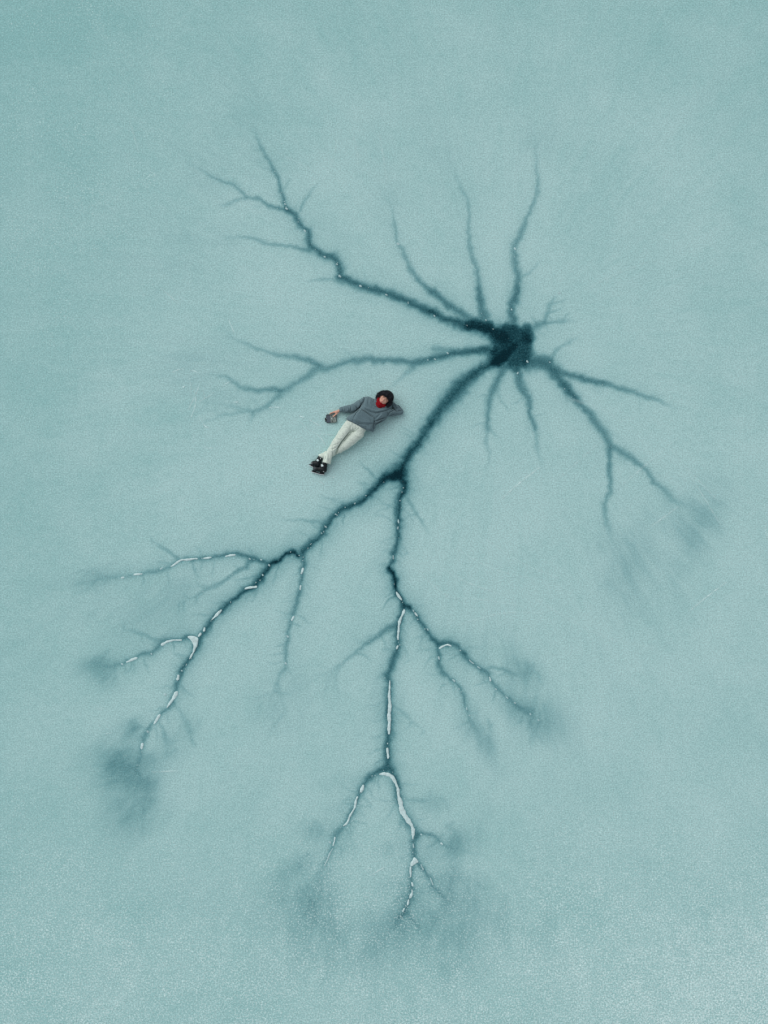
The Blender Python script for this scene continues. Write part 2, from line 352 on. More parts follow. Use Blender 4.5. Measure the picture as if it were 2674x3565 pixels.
# branches wander a little and have ragged edges
wx = GX + 3.2 * value_noise(GX, GY, 34, 11, 2) + 3.4 * value_noise(GX, GY, 13, 12)
wy = GY + 3.2 * value_noise(GX, GY, 34, 21, 2) + 3.4 * value_noise(GX, GY, 13, 22)
wmod = 1.0 + 0.30 * value_noise(GX, GY, 42, 31, 3)

# hair-fine side twigs along the branches and feathery fans where they run out
_r = np.random.default_rng(23)
TW = []


def wander(x, y, ang, length, w, curl=.25):
    n = max(3, int(length / 14))
    pts = [(x, y, w)]
    for i in range(n):
        ang += _r.normal(0, curl)
        x += math.cos(ang) * length / n
        y += math.sin(ang) * length / n
        pts.append((x, y, w * (1 - .6 * (i + 1) / n)))
    return pts, ang


F1 = (0, 0, 1.0)
for grp, fr, a0, a1, pts in STROKES:
    if grp == 'hub':
        continue
    q = [fpt(fr, p[0], p[1]) + (p[2] * fr[2],) for p in pts]
    n = len(q) - 1
    amp_end = {'ul': .5, 'u1': .35, 'u2': .3, 'u3': .4, 'w': .5, 'se': .45}.get(grp, 1.0)
    hx_, hy_ = 1760, 1180
    for i in range(n):
        a = a0 + (a1 - a0) * (i + .5) / n
        l = math.hypot(q[i + 1][0] - q[i][0], q[i + 1][1] - q[i][1])
        for _ in range(_r.poisson(l * (.055 if a > .35 else .026) * (1.0 if grp in ('sl', 'sr') else .55))):
            t = _r.random()
            x, y = q[i][0] + (q[i + 1][0] - q[i][0]) * t, q[i][1] + (q[i + 1][1] - q[i][1]) * t
            out = math.atan2(y - hy_, x - hx_)
            ang = out + _r.choice([-1, 1]) * _r.uniform(.5, 1.25)
            P, _a = wander(x, y, ang, _r.uniform(45, 125) * (.5 + .6 * a), _r.uniform(1.8, 3.2))
            TW.append((grp, F1, (.20 + .40 * a) * amp_end * _r.uniform(.5, 1), .02, P))
    if a1 <= .24 and len(q) > 4 and a0 > .55 and grp in ('sl', 'sr', 'ul'):
        x, y = q[-2][0], q[-2][1]
        base = math.atan2(q[-1][1] - q[-3][1], q[-1][0] - q[-3][0])
        for _ in range(int(_r.integers(5, 10))):
            P, _a = wander(x + _r.normal(0, 6), y + _r.normal(0, 6), base + _r.normal(0, .5), _r.uniform(50, 170), _r.uniform(2.5, 6), .12)
            TW.append((grp, F1, _r.uniform(.06, .15) * (.4 + .6 * amp_end), .02, P))
for fr, x, y, rx, ry, ang, dep in SMUDGES:
    px, py = fpt(fr, x, y)
    R_ = math.hypot(rx, ry) * fr[2] * .75
    out = math.atan2(py - 1180, px - 1760)
    for _ in range(int(5 + R_ / 6)):
        P, _a = wander(px + _r.normal(0, .5) * R_ - math.cos(out) * R_ * .6, py + _r.normal(0, .5) * R_ - math.sin(out) * R_ * .6, out + _r.normal(0, .45), _r.uniform(.6, 2.3) * R_, _r.uniform(2.5, 6), .10)
        TW.append(('stain', F1, (.55 if px > 2050 or py < 1000 else 1) * dep * _r.uniform(.2, .55), .03, P))
STROKES_ALL = STROKES + TW

GROUPS = ['hub', 'ul', 'u1', 'u2', 'u3', 'ne', 'w', 'sw', 'sl', 'sr', 's1', 's2', 'se']
PN = 4.0
acc = np.zeros((NY, NX), np.float32)
best = np.zeros((NY, NX), np.float32)
owner = np.full((NY, NX), -1, np.int8)
for grp, fr, a0, a1, pts in STROKES_ALL:
    q = [(fpt(fr, p[0], p[1]) + (p[2] * fr[2],)) for p in pts]
    L = [0.0]
    for i in range(1, len(q)):
        L.append(L[-1] + math.hypot(q[i][0] - q[i - 1][0], q[i][1] - q[i - 1][1]))
    wmax = max(p[2] for p in q)
    mg = 5.5 * wmax + 110
    xs, ys = [p[0] for p in q], [p[1] for p in q]
    i0, i1 = max(0, int((min(xs) - mg - gx[0]) / STEP)), min(NX, int((max(xs) + mg - gx[0]) / STEP) + 2)
    j0, j1 = max(0, int((min(ys) - mg - gy[0]) / STEP)), min(NY, int((max(ys) + mg - gy[0]) / STEP) + 2)
    X, Y, Wm = wx[j0:j1, i0:i1], wy[j0:j1, i0:i1], wmod[j0:j1, i0:i1]
    val = np.zeros(X.shape, np.float32)
    gain = {'u1': .86, 'u2': .84, 'u3': .90, 'w': .92, 'se': .92, 'ul': .96, 's1': .9, 's2': .9}.get(grp, 1.0)
    if grp in ('sl', 'sr') and max(a0, a1) < .88:
        gain = .90
    if max(a0, a1) < .5:
        gain *= .84
    wid = 1.0 if grp == 'hub' else (.80 if grp in ('u1', 'u2', 'u3', 'ul', 'w', 's1', 's2') and max(a0, a1) < .72 else .90)
    fall = 1.0 if fr is F1 else .56 if grp in ('u1', 'u2', 'u3', 'ul', 'w', 's1', 's2', 'ne') else .72
    wide = .20 if grp in ('sl', 'sr', 'sw') and max(a0, a1) > .6 else (.12 if max(a0, a1) > .55 and grp != 'hub' else 0.0)
    for i in range(len(q) - 1):
        ax, ay, aw = q[i]
        bx, by, bw = q[i + 1]
        dx, dy = bx - ax, by - ay
        t = np.clip(((X - ax) * dx + (Y - ay) * dy) / (dx * dx + dy * dy + 1e-6), 0, 1)
        d = np.hypot(X - ax - t * dx, Y - ay - t * dy)
        w = (aw + (bw - aw) * t) * Wm * wid
        u = (L[i] + (L[i + 1] - L[i]) * t) / L[-1]
        a = a0 + (a1 - a0) * (u ** fall if a1 < a0 - .15 else u)
        if a1 < 0.3:
            a = a * (1 - 0.8 * smooth01(0.7, 1.0, u))
        r = d / w
        sg = 2.7 + (0.05 if grp == 'hub' else 0.12) * w
        core = (1 + np.exp(-w / sg)) / (1 + np.exp((d - w) / sg))
        prof = (0.86 - wide) * core + 0.14 * np.exp(-r / 2.2) + wide * np.exp(-d / 32)
        np.maximum(val, gain * a * prof, out=val)
    sl = (slice(j0, j1), slice(i0, i1))
    acc[sl] += val ** PN
    m = val > best[sl]
    best[sl][m] = val[m]
    owner[sl][m] = GROUPS.index(grp) if grp in GROUPS else -1
melt = acc ** (1 / PN)
# stains, streaked away from the centre of the star
streak = value_noise(np.arctan2(GY - 1180, GX - 1760) * 900, np.hypot(GX - 1760, GY - 1180) * 0.12, 26, 41, 3)
clump = value_noise(GX, GY, 46, 43, 3)
stain = np.zeros_like(melt)
for fr, x, y, rx, ry, ang, dep in SMUDGES:
    px, py = fpt(fr, x, y)
    rx, ry = rx * fr[2], ry * fr[2]
    c, s_ = math.cos(math.radians(ang)), math.sin(math.radians(ang))
    dx, dy = GX - px, GY - py
    e = ((dx * c - dy * s_) / rx) ** 2 + ((dx * s_ + dy * c) / ry) ** 2
    stain += (0.24 if px > 2050 or py < 1000 else 0.36) * dep * np.exp(-0.21 * e)
fibre = value_noise(np.arctan2(GY - 1180, GX - 1760) * 900, np.hypot(GX - 1760, GY - 1180) * 0.16, 12, 44, 2)
stain = np.minimum(stain, 0.34) * np.clip(1 + 0.36 * streak + 0.30 * clump + 0.22 * fibre, 0, 2)
melt = melt + stain * (1 - melt)
melt += 0.014 * fibre + 0.024 * streak * smooth01(150, 700, np.hypot(GX - 1600, GY - 1400)) + 0.012 * value_noise(GX, GY, 300, 51, 3)
melt = np.clip(melt, 0, 1.2)

# windblown hoar frost: sparse round the star, thick in the lower part and in spots top left
frost = 0.27 + 0.55 * smooth01(2450, 3450, GY + 160 * value_noise(GX, GY, 700, 61, 2))
frost += 0.22 * smooth01(1700, 2600, GX) * smooth01(1700, 2900, GY)
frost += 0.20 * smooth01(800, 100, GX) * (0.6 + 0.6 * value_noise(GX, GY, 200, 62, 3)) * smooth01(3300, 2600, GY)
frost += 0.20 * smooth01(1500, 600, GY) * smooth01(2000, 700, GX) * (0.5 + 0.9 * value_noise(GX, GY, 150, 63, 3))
frost += 0.12 * smooth01(300, 1100, np.hypot(GX - 1450, GY - 1700)) * value_noise(GX, GY, 60, 65, 3)
frost *= 1 - 0.55 * np.clip(melt, 0, 1)
frost = np.clip(frost + 0.05 * value_noise(GX, GY, 90, 64, 3), 0, 1)
# milkiness of the ice: clouded round the star, clearer and greener to the left, with vignette darkening of the upper corners painted in
milk_vignette = 0.78 + 0.26 * smooth01(1900, 500, np.hypot((GX - 1650) * 1.0, (GY - 1750) * 0.75)) + 0.16 * smooth01(1700, 2674, GX) * smooth01(900, 2400, GY)
milk_vignette -= 0.22 * smooth01(700, -100, GX) * smooth01(2900, 1400, GY) + 0.26 * smooth01(800, -100, GY) * (0.55 + 0.45 * np.abs(GX - CX) / CX)
milk_vignette += 0.16 * streak * smooth01(150, 500, np.hypot(GX - 1760, GY - 1180)) * smooth01(2100, 1300, np.hypot(GX - 1760, GY - 1180)) + 0.09 * value_noise(GX, GY, 420, 71, 3) + 0.03 * value_noise(GX, GY, 120, 72, 2)
def blur(a, sig):
    fy, fx = np.fft.fftfreq(a.shape[0])[:, None], np.fft.rfftfreq(a.shape[1])[None, :]
    return np.fft.irfft2(np.fft.rfft2(a) * np.exp(-2 * (math.pi * sig / STEP) ** 2 * (fx * fx + fy * fy)), a.shape)


near = blur(np.clip(melt - .05, 0, 1), 110)
milk_vignette += 1.3 * np.clip(near - .02, 0, .22) - .06          # snow drawn towards the channels has frozen milky beside them
milk_vignette = np.clip(milk_vignette, 0, 1)
edge = np.minimum.reduce([GX - gx[0], gx[-1] - GX, GY - gy[0], gy[-1] - GY])
fade = smooth01(0, 250, edge)
melt *= fade
frost = frost * fade + 0.35 * (1 - fade)
milk_vignette = milk_vignette * fade + 0.55 * (1 - fade)

# ------------------------------------------------------------------ ice material
m_ice, nt, bs = new_mat("lake_ice")
N = nt.nodes


def nd(t, **kw):
    n = N.new(t)
    for k, v in kw.items():
        setattr(n, k, v)
    return n


def mth(op, a, b=None, clamp=False):
    n = nd('ShaderNodeMath', operation=op, use_clamp=clamp)
    for i, v in enumerate((a, b)):
        if v is None:
            continue
        if isinstance(v, (int, float)):
            n.inputs[i].default_value = v
        else:
            nt.links.new(v, n.inputs[i])
    return n.outputs[0]


def mixc(f, a, b):
    n = nd('ShaderNodeMix', data_type='RGBA')
    if isinstance(f, (int, float)):
        n.inputs[0].default_value = f
    else:
        nt.links.new(f, n.inputs[0])
    for i, v in ((6, a), (7, b)):
        if isinstance(v, tuple):
            n.inputs[i].default_value = v
        else:
            nt.links.new(v, n.inputs[i])
    return n.outputs[2]


geo = nd('ShaderNodeNewGeometry')


def noise(scale, detail=2.0, rough=0.5):
    n = nd('ShaderNodeTexNoise')
    n.inputs['Scale'].default_value = scale
    n.inputs['Detail'].default_value = detail
    n.inputs['Roughness'].default_value = rough
    nt.links.new(geo.outputs['Position'], n.inputs['Vector'])
    return n.outputs['Fac']


a_melt = nd('ShaderNodeAttribute', attribute_name='melt').outputs['Fac']
a_frost = nd('ShaderNodeAttribute', attribute_name='frost').outputs['Fac']
a_milk_vignette = nd('ShaderNodeAttribute', attribute_name='milk_vignette').outputs['Fac']
grain = mth('SUBTRACT', noise(40, 2, 0.8), 0.5)
mott = mth('SUBTRACT', noise(9, 4, 0.6), 0.5)
cloud = mth('SUBTRACT', noise(0.7, 4, 0.55), 0.5)
gamp = mth('ADD', 0.08, mth('MULTIPLY', a_melt, 0.50))
tt = mth('ADD', a_melt, mth('MULTIPLY', grain, gamp))
tt = mth('ADD', tt, mth('MULTIPLY', mott, 0.07))
ramp = nd('ShaderNodeValToRGB')
cr = ramp.color_ramp
cr.elements[0].position = 0.0
cr.elements[0].color = (1, 1, 1, 1)
cr.elements[1].position = 1.0
KR = (5.2, 3.35, 3.0)      # clear ice over deep water swallows red first
for p, gp_ in ((0.15, .45), (0.3, .92), (0.45, 1.4), (0.6, 1.95), (0.75, 2.75), (0.88, 3.9)):
    e = cr.elements.new(p)
    e.color = tuple(math.exp(-k / 5.2 * gp_) for k in KR) + (1,)
cr.elements[-1].color = tuple(math.exp(-k) for k in KR) + (1,)
nt.links.new(tt, ramp.inputs['Fac'])
CLEAR, MILKY, FROST = (0.252, 0.474, 0.462, 1), (0.392, 0.588, 0.574, 1), (0.60, 0.75, 0.73, 1)
base = mixc(mth('ADD', mth('SUBTRACT', a_milk_vignette, mth('MULTIPLY', a_frost, 0.45)), mth('ADD', mth('MULTIPLY', cloud, 1.1), mth('MULTIPLY', mott, 0.8)), True), CLEAR, MILKY)
mul = nd('ShaderNodeMix', data_type='RGBA', blend_type='MULTIPLY')
mul.inputs[0].default_value = 1.0
nt.links.new(base, mul.inputs[6])
nt.links.new(ramp.outputs['Color'], mul.inputs[7])
ice_c = mul.outputs[2]
# frost grains: crystals a few centimetres across, crowding where the frost is thick
fr1 = noise(34, 3, 0.75)
fr2 = noise(5.5, 4, 0.6)
thr = mth('SUBTRACT', 0.70, mth('MULTIPLY', a_frost, 0.26))
thr = mth('SUBTRACT', thr, mth('MULTIPLY', mth('SUBTRACT', fr2, 0.5), 0.16))
spk = mth('MULTIPLY', mth('SUBTRACT', fr1, thr), 4.8, True)
spk = mth('MULTIPLY', spk, mth('ADD', 0.40, mth('MULTIPLY', a_frost, 0.85)))
ice_c = mixc(spk, ice_c, FROST)
hv = nd('ShaderNodeHueSaturation')
nt.links.new(ice_c, hv.inputs['Color'])
nt.links.new(mth('ADD', 1.0, mth('ADD', mth('MULTIPLY', mth('SUBTRACT', noise(46, 2, 0.6), 0.5), 1.15), mth('MULTIPLY', mott, 0.12))), hv.inputs['Value'])
nt.links.new(hv.outputs[0], bs.inputs['Base Color'])
bs.inputs['Roughness'].default_value = 0.55
bs.inputs['IOR'].default_value = 1.31
bs.inputs['Specular IOR Level'].default_value = 0.06
bp = nd('ShaderNodeBump')
bp.inputs['Strength'].default_value = 0.25
bp.inputs['Distance'].default_value = 0.01
nt.links.new(mth('ADD', mth('MULTIPLY', fr1, a_frost), mth('MULTIPLY', noise(120, 2), 0.25)), bp.inputs['Height'])
nt.links.new(bp.outputs['Normal'], bs.inputs['Normal'])

# ------------------------------------------------------------------ the frozen lake and its dark channels
# channels have frozen a few millimetres below the milky ice round them
VX, VY = (GX - CX) * S, (CY - GY) * S
VZ = -0.006 * smooth01(0.15, 0.8, melt) * fade
verts = np.stack([VX, VY, VZ], -1).reshape(-1, 3)
idx = np.arange(NX * NY).reshape(NY, NX)
quads = np.stack([idx[1:, :-1], idx[1:, 1:], idx[:-1, 1:], idx[:-1, :-1]], -1)
cell_t = 0.25 * (melt[1:, :-1] + melt[1:, 1:] + melt[:-1, 1:] + melt[:-1, :-1])
cell_b = 0.25 * (best[1:, :-1] + best[1:, 1:] + best[:-1, 1:] + best[:-1, :-1])
cell_o = owner[:-1, :-1].astype(int)
cell_o[(cell_t < 0.24) | (cell_b < 0.24)] = -1
attrs = {'melt': melt.ravel(), 'frost': frost.ravel(), 'milk_vignette': milk_vignette.ravel()}


def ice_part(mask, extra=None):
    q = quads[mask]
    used, inv = np.unique(q.ravel(), return_inverse=True)
    v = verts[used]
    q = inv.reshape(-1, 4)
    at = {k: a[used] for k, a in attrs.items()}
    if extra is not None:
        ev, eq, ea = extra
        q = np.concatenate([q, np.asarray(eq) + len(v)])
        v = np.concatenate([v, np.asarray(ev)])
        at = {k: np.concatenate([at[k], np.full(len(ev), ea[k])]) for k in at}
    me = mesh_np("ice", v, q)
    for k, a in at.items():
        lay = me.attributes.new(k, 'FLOAT', 'POINT')
        lay.data.foreach_set('value', a.astype(np.float32))
    return me


x0, x1, y0, y1 = VX.min(), VX.max(), VY.min(), VY.max()
B = 900.0
ev = [(-B, -B, 0), (B, -B, 0), (B, y0, 0), (-B, y0, 0), (-B, y1, 0), (B, y1, 0), (B, B, 0), (-B, B, 0),
      (-B, y0, 0), (x0, y0, 0), (x0, y1, 0), (-B, y1, 0), (x1, y0, 0), (B, y0, 0), (B, y1, 0), (x1, y1, 0)]
eq = [(0, 1, 2, 3), (4, 5, 6, 7), (8, 9, 10, 11), (12, 13, 14, 15)]
lake = link('frozen_lake', ice_part(cell_o < 0, (ev, eq, {'melt': 0.0, 'frost': 0.35, 'milk_vignette': 0.55})), m_ice, None,
            'pale teal frozen lake with a dark branching star melted into it', None, 'structure')
CH_LABEL = {
    'hub': 'dark blotched centre of the star where all branches meet', 'ul': 'long kinked branch running to the upper left with forked end',
    'u1': 'curved branch rising to the left of the two straighter upper branches', 'u2': 'slender branch rising straight up from the centre',
    'u3': 'branch rising up and leaning right, the rightmost of the upper three', 'ne': 'short stubby branch on the right side of the centre',
    'w': 'branch running left just above the lying person', 'sw': 'thick dark branch running down left from the centre to a fork',
    'sl': 'lower left branch with black arch and white ice strips', 'sr': 'lower branch with a long line of white ice strips',
    's1': 'faint short branch hanging down from the centre, the left one of two', 's2': 'faint short branch hanging down from the centre, the right one of two',
    'se': 'forked branch running to the lower right from the centre'}
for gi, g in enumerate(GROUPS):
    mk = cell_o == gi
    if mk.any():
        link('dark_channel', ice_part(mk), m_ice, lake, CH_LABEL[g])

# ------------------------------------------------------------------ white ice in the channels
m_white = simple_mat("white_ice", (0.515, 0.665, 0.655, 1), rough=0.6, spec=0.3, var=0.16, scale=22, bump=0.3, bscale=90)


m_bub = simple_mat("bubbly_ice", (0.38, 0.545, 0.545, 1), rough=0.6, spec=0.3, var=0.2, scale=25)


def resample(pts, step):
    out = []
    for (ax, ay, aw), (bx, by, bw) in zip(pts[:-1], pts[1:]):
        n = max(1, int(math.hypot(bx - ax, by - ay) / step))
        for i in range(n):
            t = i / n
            out.append((ax + (bx - ax) * t, ay + (by - ay) * t, aw + (bw - aw) * t))
    out.append(pts[-1])
    return out


def lens(fr, pts, wob=1.0):
    """one low rounded strip of white ice lying in a channel"""
    k = fr[2]
    if len(pts) == 1:
        x, y, w = pts[0]
        pts = [(x - w * .35, y - w * .3, w * .9), (x + w * .35, y + w * .3, w * .9)]
    q = [(fpt(fr, p[0], p[1]) + (p[2] * k,)) for p in pts]
    # rounded ends
    def ext(a, b):
        d = math.hypot(a[0] - b[0], a[1] - b[1]) + 1e-6
        ux, uy = (a[0] - b[0]) / d, (a[1] - b[1]) / d
        return [(a[0] + ux * a[2] * .95, a[1] + uy * a[2] * .95, a[2] * .12), (a[0] + ux * a[2] * .6, a[1] + uy * a[2] * .6, a[2] * .72)]
    e0, e1 = ext(q[0], q[1]), ext(q[-1], q[-2])
    q = e0 + resample(q, 5.0) + e1[::-1]
    n = len(q)
    seed = random.random() * 1000
    V, F = [], []
    prof = [(-1.0, -.006), (-.93, .0015), (-.45, .0035), (.45, .0035), (.93, .0015), (1.0, -.006)]
    for i in range(n):
        a, b = q[max(0, i - 1)], q[min(n - 1, i + 1)]
        dx, dy = b[0] - a[0], b[1] - a[1]
        d = math.hypot(dx, dy) + 1e-6
        nx, ny = -dy / d, dx / d
        w = .92 * q[i][2] * (1 + wob * (.16 * math.sin(seed + i * .9) + .12 * math.sin(seed * 2 + i * 2.1)))
        jx = wob * .7 * math.sin(seed * 3 + i * .7)
        for u, z in prof:
            wxp, wyp, _ = to_world(q[i][0] + nx * (u * w + jx), q[i][1] + ny * (u * w + jx))
            V.append((wxp, wyp, z))
    m = len(prof)
    for i in range(n - 1):
        for j in range(m - 1):
            F.append((i * m + j, i * m + j + 1, (i + 1) * m + j + 1, (i + 1) * m + j))
    return V, F


LENSES = [
    (FC, [(710, 1300, 5), (712, 1360, 8), (703, 1430, 12), (712, 1500, 15), (709, 1580, 18), (705, 1640, 18), (706, 1720, 16), (704, 1790, 14), (702, 1805, 12)]),
    (FE, [(828, 372, 9), (829, 410, 11), (832, 446, 8)]),
    (FE, [(765, 582, 7), (800, 576, 12), (840, 588, 17), (870, 610, 16), (895, 650, 11), (912, 700, 11), (920, 760, 13), (935, 820, 20), (945, 870, 23), (965, 920, 23), (1000, 965, 20), (1025, 1000, 14), (1038, 1040, 15), (1040, 1080, 13), (1038, 1112, 6)]),
    (FE, [(625, 680, 13), (618, 705, 15), (611, 725, 10)]),
    (FE, [(580, 770, 7), (568, 800, 10), (555, 860, 8), (535, 900, 7), (515, 930, 7), (500, 970, 9), (485, 995, 8), (464, 1008, 4)]),
    (FE, [(392, 1105, 7), (388, 1140, 6), (380, 1170, 5)]),
    (FE, [(375, 1195, 3), (350, 1240, 6), (330, 1290, 6), (310, 1335, 4)]),
    (FE, [(1018, 1348, 6), (1015, 1380, 9), (1020, 1425, 7)]),
    (FE, [(1105, 1328, 4), (1122, 1368, 6)]), (FE, [(1185, 1442, 5), (1200, 1492, 6)]),
    (FE, [(1030, 1480, 8), (1033, 1500, 8)]), (FE, [(1030, 1538, 6), (1030, 1560, 8), (1018, 1588, 12), (1012, 1602, 6)]),
    (FE, [(1000, 1622, 8), (998, 1645, 10), (995, 1658, 6)]), (FE, [(965, 1692, 8), (956, 1713, 6)]), (FE, [(1040, 1157, 4), (1042, 1183, 6)]),
    (FE, [(978, 1668, 6)]), (FE, [(935, 1755, 7)]), (FE, [(1105, 1080, 6)]), (FE, [(1268, 1152, 7), (1280, 1160, 5)]), (FE, [(352, 1145, 9)]), (FE, [(1330, 1612, 7)]),
    (FC, [(745, 98, 6), (745, 110, 8), (744, 125, 6)]),
    (FC, [(777, 450, 8), (797, 482, 13), (822, 520, 8)]),
    (FC, [(851, 620, 9), (843, 640, 15), (820, 690, 9), (806, 735, 14), (796, 780, 10), (794, 840, 9), (791, 880, 11), (791, 900, 8)]),
    (FC, [(788, 968, 8), (780, 988, 9)]), (FC, [(936, 618, 5), (940, 632, 6)]), (FC, [(955, 648, 8), (968, 668, 9), (975, 678, 4)]),
    (FC, [(1192, 988, 8), (1215, 970, 9), (1245, 956, 8), (1270, 952, 9), (1298, 966, 6)]), (FC, [(1180, 1070, 8), (1185, 1090, 8)]),
    (FC, [(1070, 801, 6), (1080, 811, 6)]), (FC, [(1390, 1006, 6)]),
    (FC, [(1478, 1102, 5), (1500, 1120, 8), (1518, 1133, 5)]), (FC, [(1556, 1166, 5), (1580, 1180, 5)]), (FC, [(1320, 1292, 4), (1335, 1306, 5)]),
    (FD, [(840, 852, 6), (850, 882, 9)]), (FD, [(488, 873, 5), (505, 888, 7)]), (FD, [(550, 962, 7)]), (FD, [(570, 992, 4)]), (FD, [(905, 965, 8)]),
    (FD, [(1000, 1042, 5), (1018, 1056, 5)]), (FD, [(1085, 1100, 8)]), (FD, [(622, 1142, 5), (624, 1162, 5)]), (FD, [(648, 1220, 7)]),
    (FD, [(1235, 1206, 8)]), (FD, [(1310, 1265, 7)]),
    (FL, [(1010, 387, 6), (1040, 382, 8), (1074, 377, 6)]), (FL, [(848, 402, 5), (880, 397, 8), (902, 395, 4)]),
    (FL, [(800, 405, 6), (750, 409, 8), (690, 413, 7), (660, 430, 7), (637, 445, 8), (614, 459, 5)]),
    (FL, [(548, 472, 6), (536, 478, 6)]), (FL, [(348, 521, 6), (380, 516, 8), (402, 513, 5)]), (FL, [(270, 541, 6), (258, 543, 7)]),
    (FL, [(1150, 621, 6), (1185, 613, 9), (1226, 607, 9)]), (FL, [(972, 778, 8), (945, 810, 11), (908, 842, 4)]),
    (FL, [(853, 908, 9), (850, 922, 9)]), (FL, [(824, 946, 9), (813, 962, 8)]),
    (FL, [(784, 1038, 10), (775, 1080, 7), (756, 1113, 7), (747, 1126, 3)]),
    (FL, [(551, 1024, 12), (580, 1003, 8), (630, 994, 6), (686, 991, 6)]), (FL, [(294, 1149, 6), (330, 1135, 10), (364, 1122, 8)]), (FL, [(260, 1165, 7)]),
    (FL, [(1564, 478, 9), (1556, 508, 9)]), (FL, [(1550, 602, 7), (1546, 624, 7)]), (FL, [(1498, 824, 7), (1486, 848, 7)]), (FL, [(1455, 965, 8)]), (FL, [(1441, 1160, 8)]),
    (FL, [(1322, 452, 7)]), (FL, [(1275, 522, 6)]), (FL, [(1264, 411, 6)]), (FL, [(1182, 405, 6)]),
    (FM, [(665, 422, 11), (660, 443, 11)]), (FM, [(653, 545, 15), (630, 580, 13), (605, 620, 9), (583, 650, 3)]),
    (FM, [(530, 707, 11), (515, 730, 10), (492, 762, 8)]), (FM, [(445, 822, 8)]), (FM, [(407, 914, 10), (401, 942, 10)]),
    (FM, [(570, 555, 9)]), (FM, [(690, 385, 5)]), (FM, [(472, 262, 6)]),
    (FS, [(468, 803, 7)]), (FS, [(370, 925, 8)]), (FS, [(351, 970, 5)]), (FS, [(330, 986, 6)]), (FS, [(1070, 857, 5), (1070, 875, 7), (1072, 888, 4)]),
    (FS, [(1068, 926, 6), (1066, 944, 5)]), (FS, [(1022, 1212, 7), (1020, 1228, 7)]),
    (FH, [(930, 715, 10)]), (FH, [(838, 822, 8), (836, 830, 8)]), (FH, [(1145, 722, 6)]), (FH, [(778, 215, 7)]), (FH, [(1238, 55, 11)]), (FH, [(530, 317, 6)]),
    (FH, [(160, 635, 9)]), (FH, [(40, 693, 8)]), (FH, [(35, 275, 8)]),
    (FA, [(825, 573, 8)]), (FA, [(955, 733, 8)]), (FA, [(1210, 1060, 9)]), (FA, [(1358, 1132, 8)]), (FA, [(1188, 975, 6)]), (FA, [(1100, 920, 6)]),
    (FA, [(1545, 1195, 7)]), (FA, [(815, 540, 6)]),
    (FB, [(205, 945, 11)]), (FB, [(1168, 985, 9)]), (FB, [(1320, 165, 5)]), (FB, [(915, 898, 5)]), (FB, [(1238, 572, 5)]),
]
for fr, pts in LENSES:
    V, F = lens(fr, pts)
    link('white_ice', mesh_np('white_ice', V, F), m_bub if max(p[2] for p in pts) * fr[2] < 2.9 or len(pts) == 1 else m_white, lake)


def blob_poly(fr, poly):
    """a filled patch of white ice with a low rounded rim"""
    P = [fpt(fr, *p) for p in poly]
    n = len(P)
    Q = []
    for i in range(n):                       # round the corners (Chaikin)
        a, b = P[i], P[(i + 1) % n]
        Q += [(a[0] * .75 + b[0] * .25, a[1] * .75 + b[1] * .25), (a[0] * .25 + b[0] * .75, a[1] * .25 + b[1] * .75)]
    P, Q = Q, []
    n = len(P)
    for i in range(n):
        a, b = P[i], P[(i + 1) % n]
        Q += [(a[0] * .75 + b[0] * .25, a[1] * .75 + b[1] * .25), (a[0] * .25 + b[0] * .75, a[1] * .25 + b[1] * .75)]
    n = len(Q)
    cx_, cy_ = sum(p[0] for p in Q) / n, sum(p[1] for p in Q) / n
    V, F = [], []
    for s_, z in ((1.0, -.006), (.95, .0015), (.7, .0035), (.05, .004)):
        for p in Q:
            w = to_world(cx_ + (p[0] - cx_) * s_, cy_ + (p[1] - cy_) * s_)
            V.append((w[0], w[1], z))
    for r in range(3):
        for i in range(n):
            j = (i + 1) % n
            F.append((r * n + i, r * n + j, (r + 1) * n + j, (r + 1) * n + i))
    return V, F


for fr, poly in ((FL, [(724, 966), (760, 958), (812, 972), (806, 1010), (800, 1048), (780, 1050), (768, 1012), (750, 986)]),
                 (FE, [(1047, 1258), (1092, 1306), (1060, 1318), (1030, 1345), (1014, 1342), (1018, 1308), (1035, 1292)])):
    V, F = blob_poly(fr, poly)
    link('white_ice', mesh_np('white_ice', V, F), m_white, lake)

# tiny air bubbles frozen into the channels: too many and too small to pick apart
BV, BF = [], []


def bubble(px, py, r):
    b0 = len(BV)
    n = 6
    e = random.uniform(.7, 1.3)
    for k in range(n):
        a = k * 2 * math.pi / n
        w = to_world(px + r * e * math.cos(a), py + r / e * math.sin(a))
        BV.append((w[0], w[1], -.004))
    for k in range(n):
        a = k * 2 * math.pi / n
        w = to_world(px + .6 * r * e * math.cos(a), py + .6 * r / e * math.sin(a))
        BV.append((w[0], w[1], .003))
    for k in range(n):
        BF.append((b0 + k, b0 + (k + 1) % n, b0 + n + (k + 1) % n, b0 + n + k))
    BF.append((b0 + n, b0 + n + 1, b0 + n + 2, b0 + n + 3))
    BF.append((b0 + n + 3, b0 + n + 4, b0 + n + 5, b0 + n))


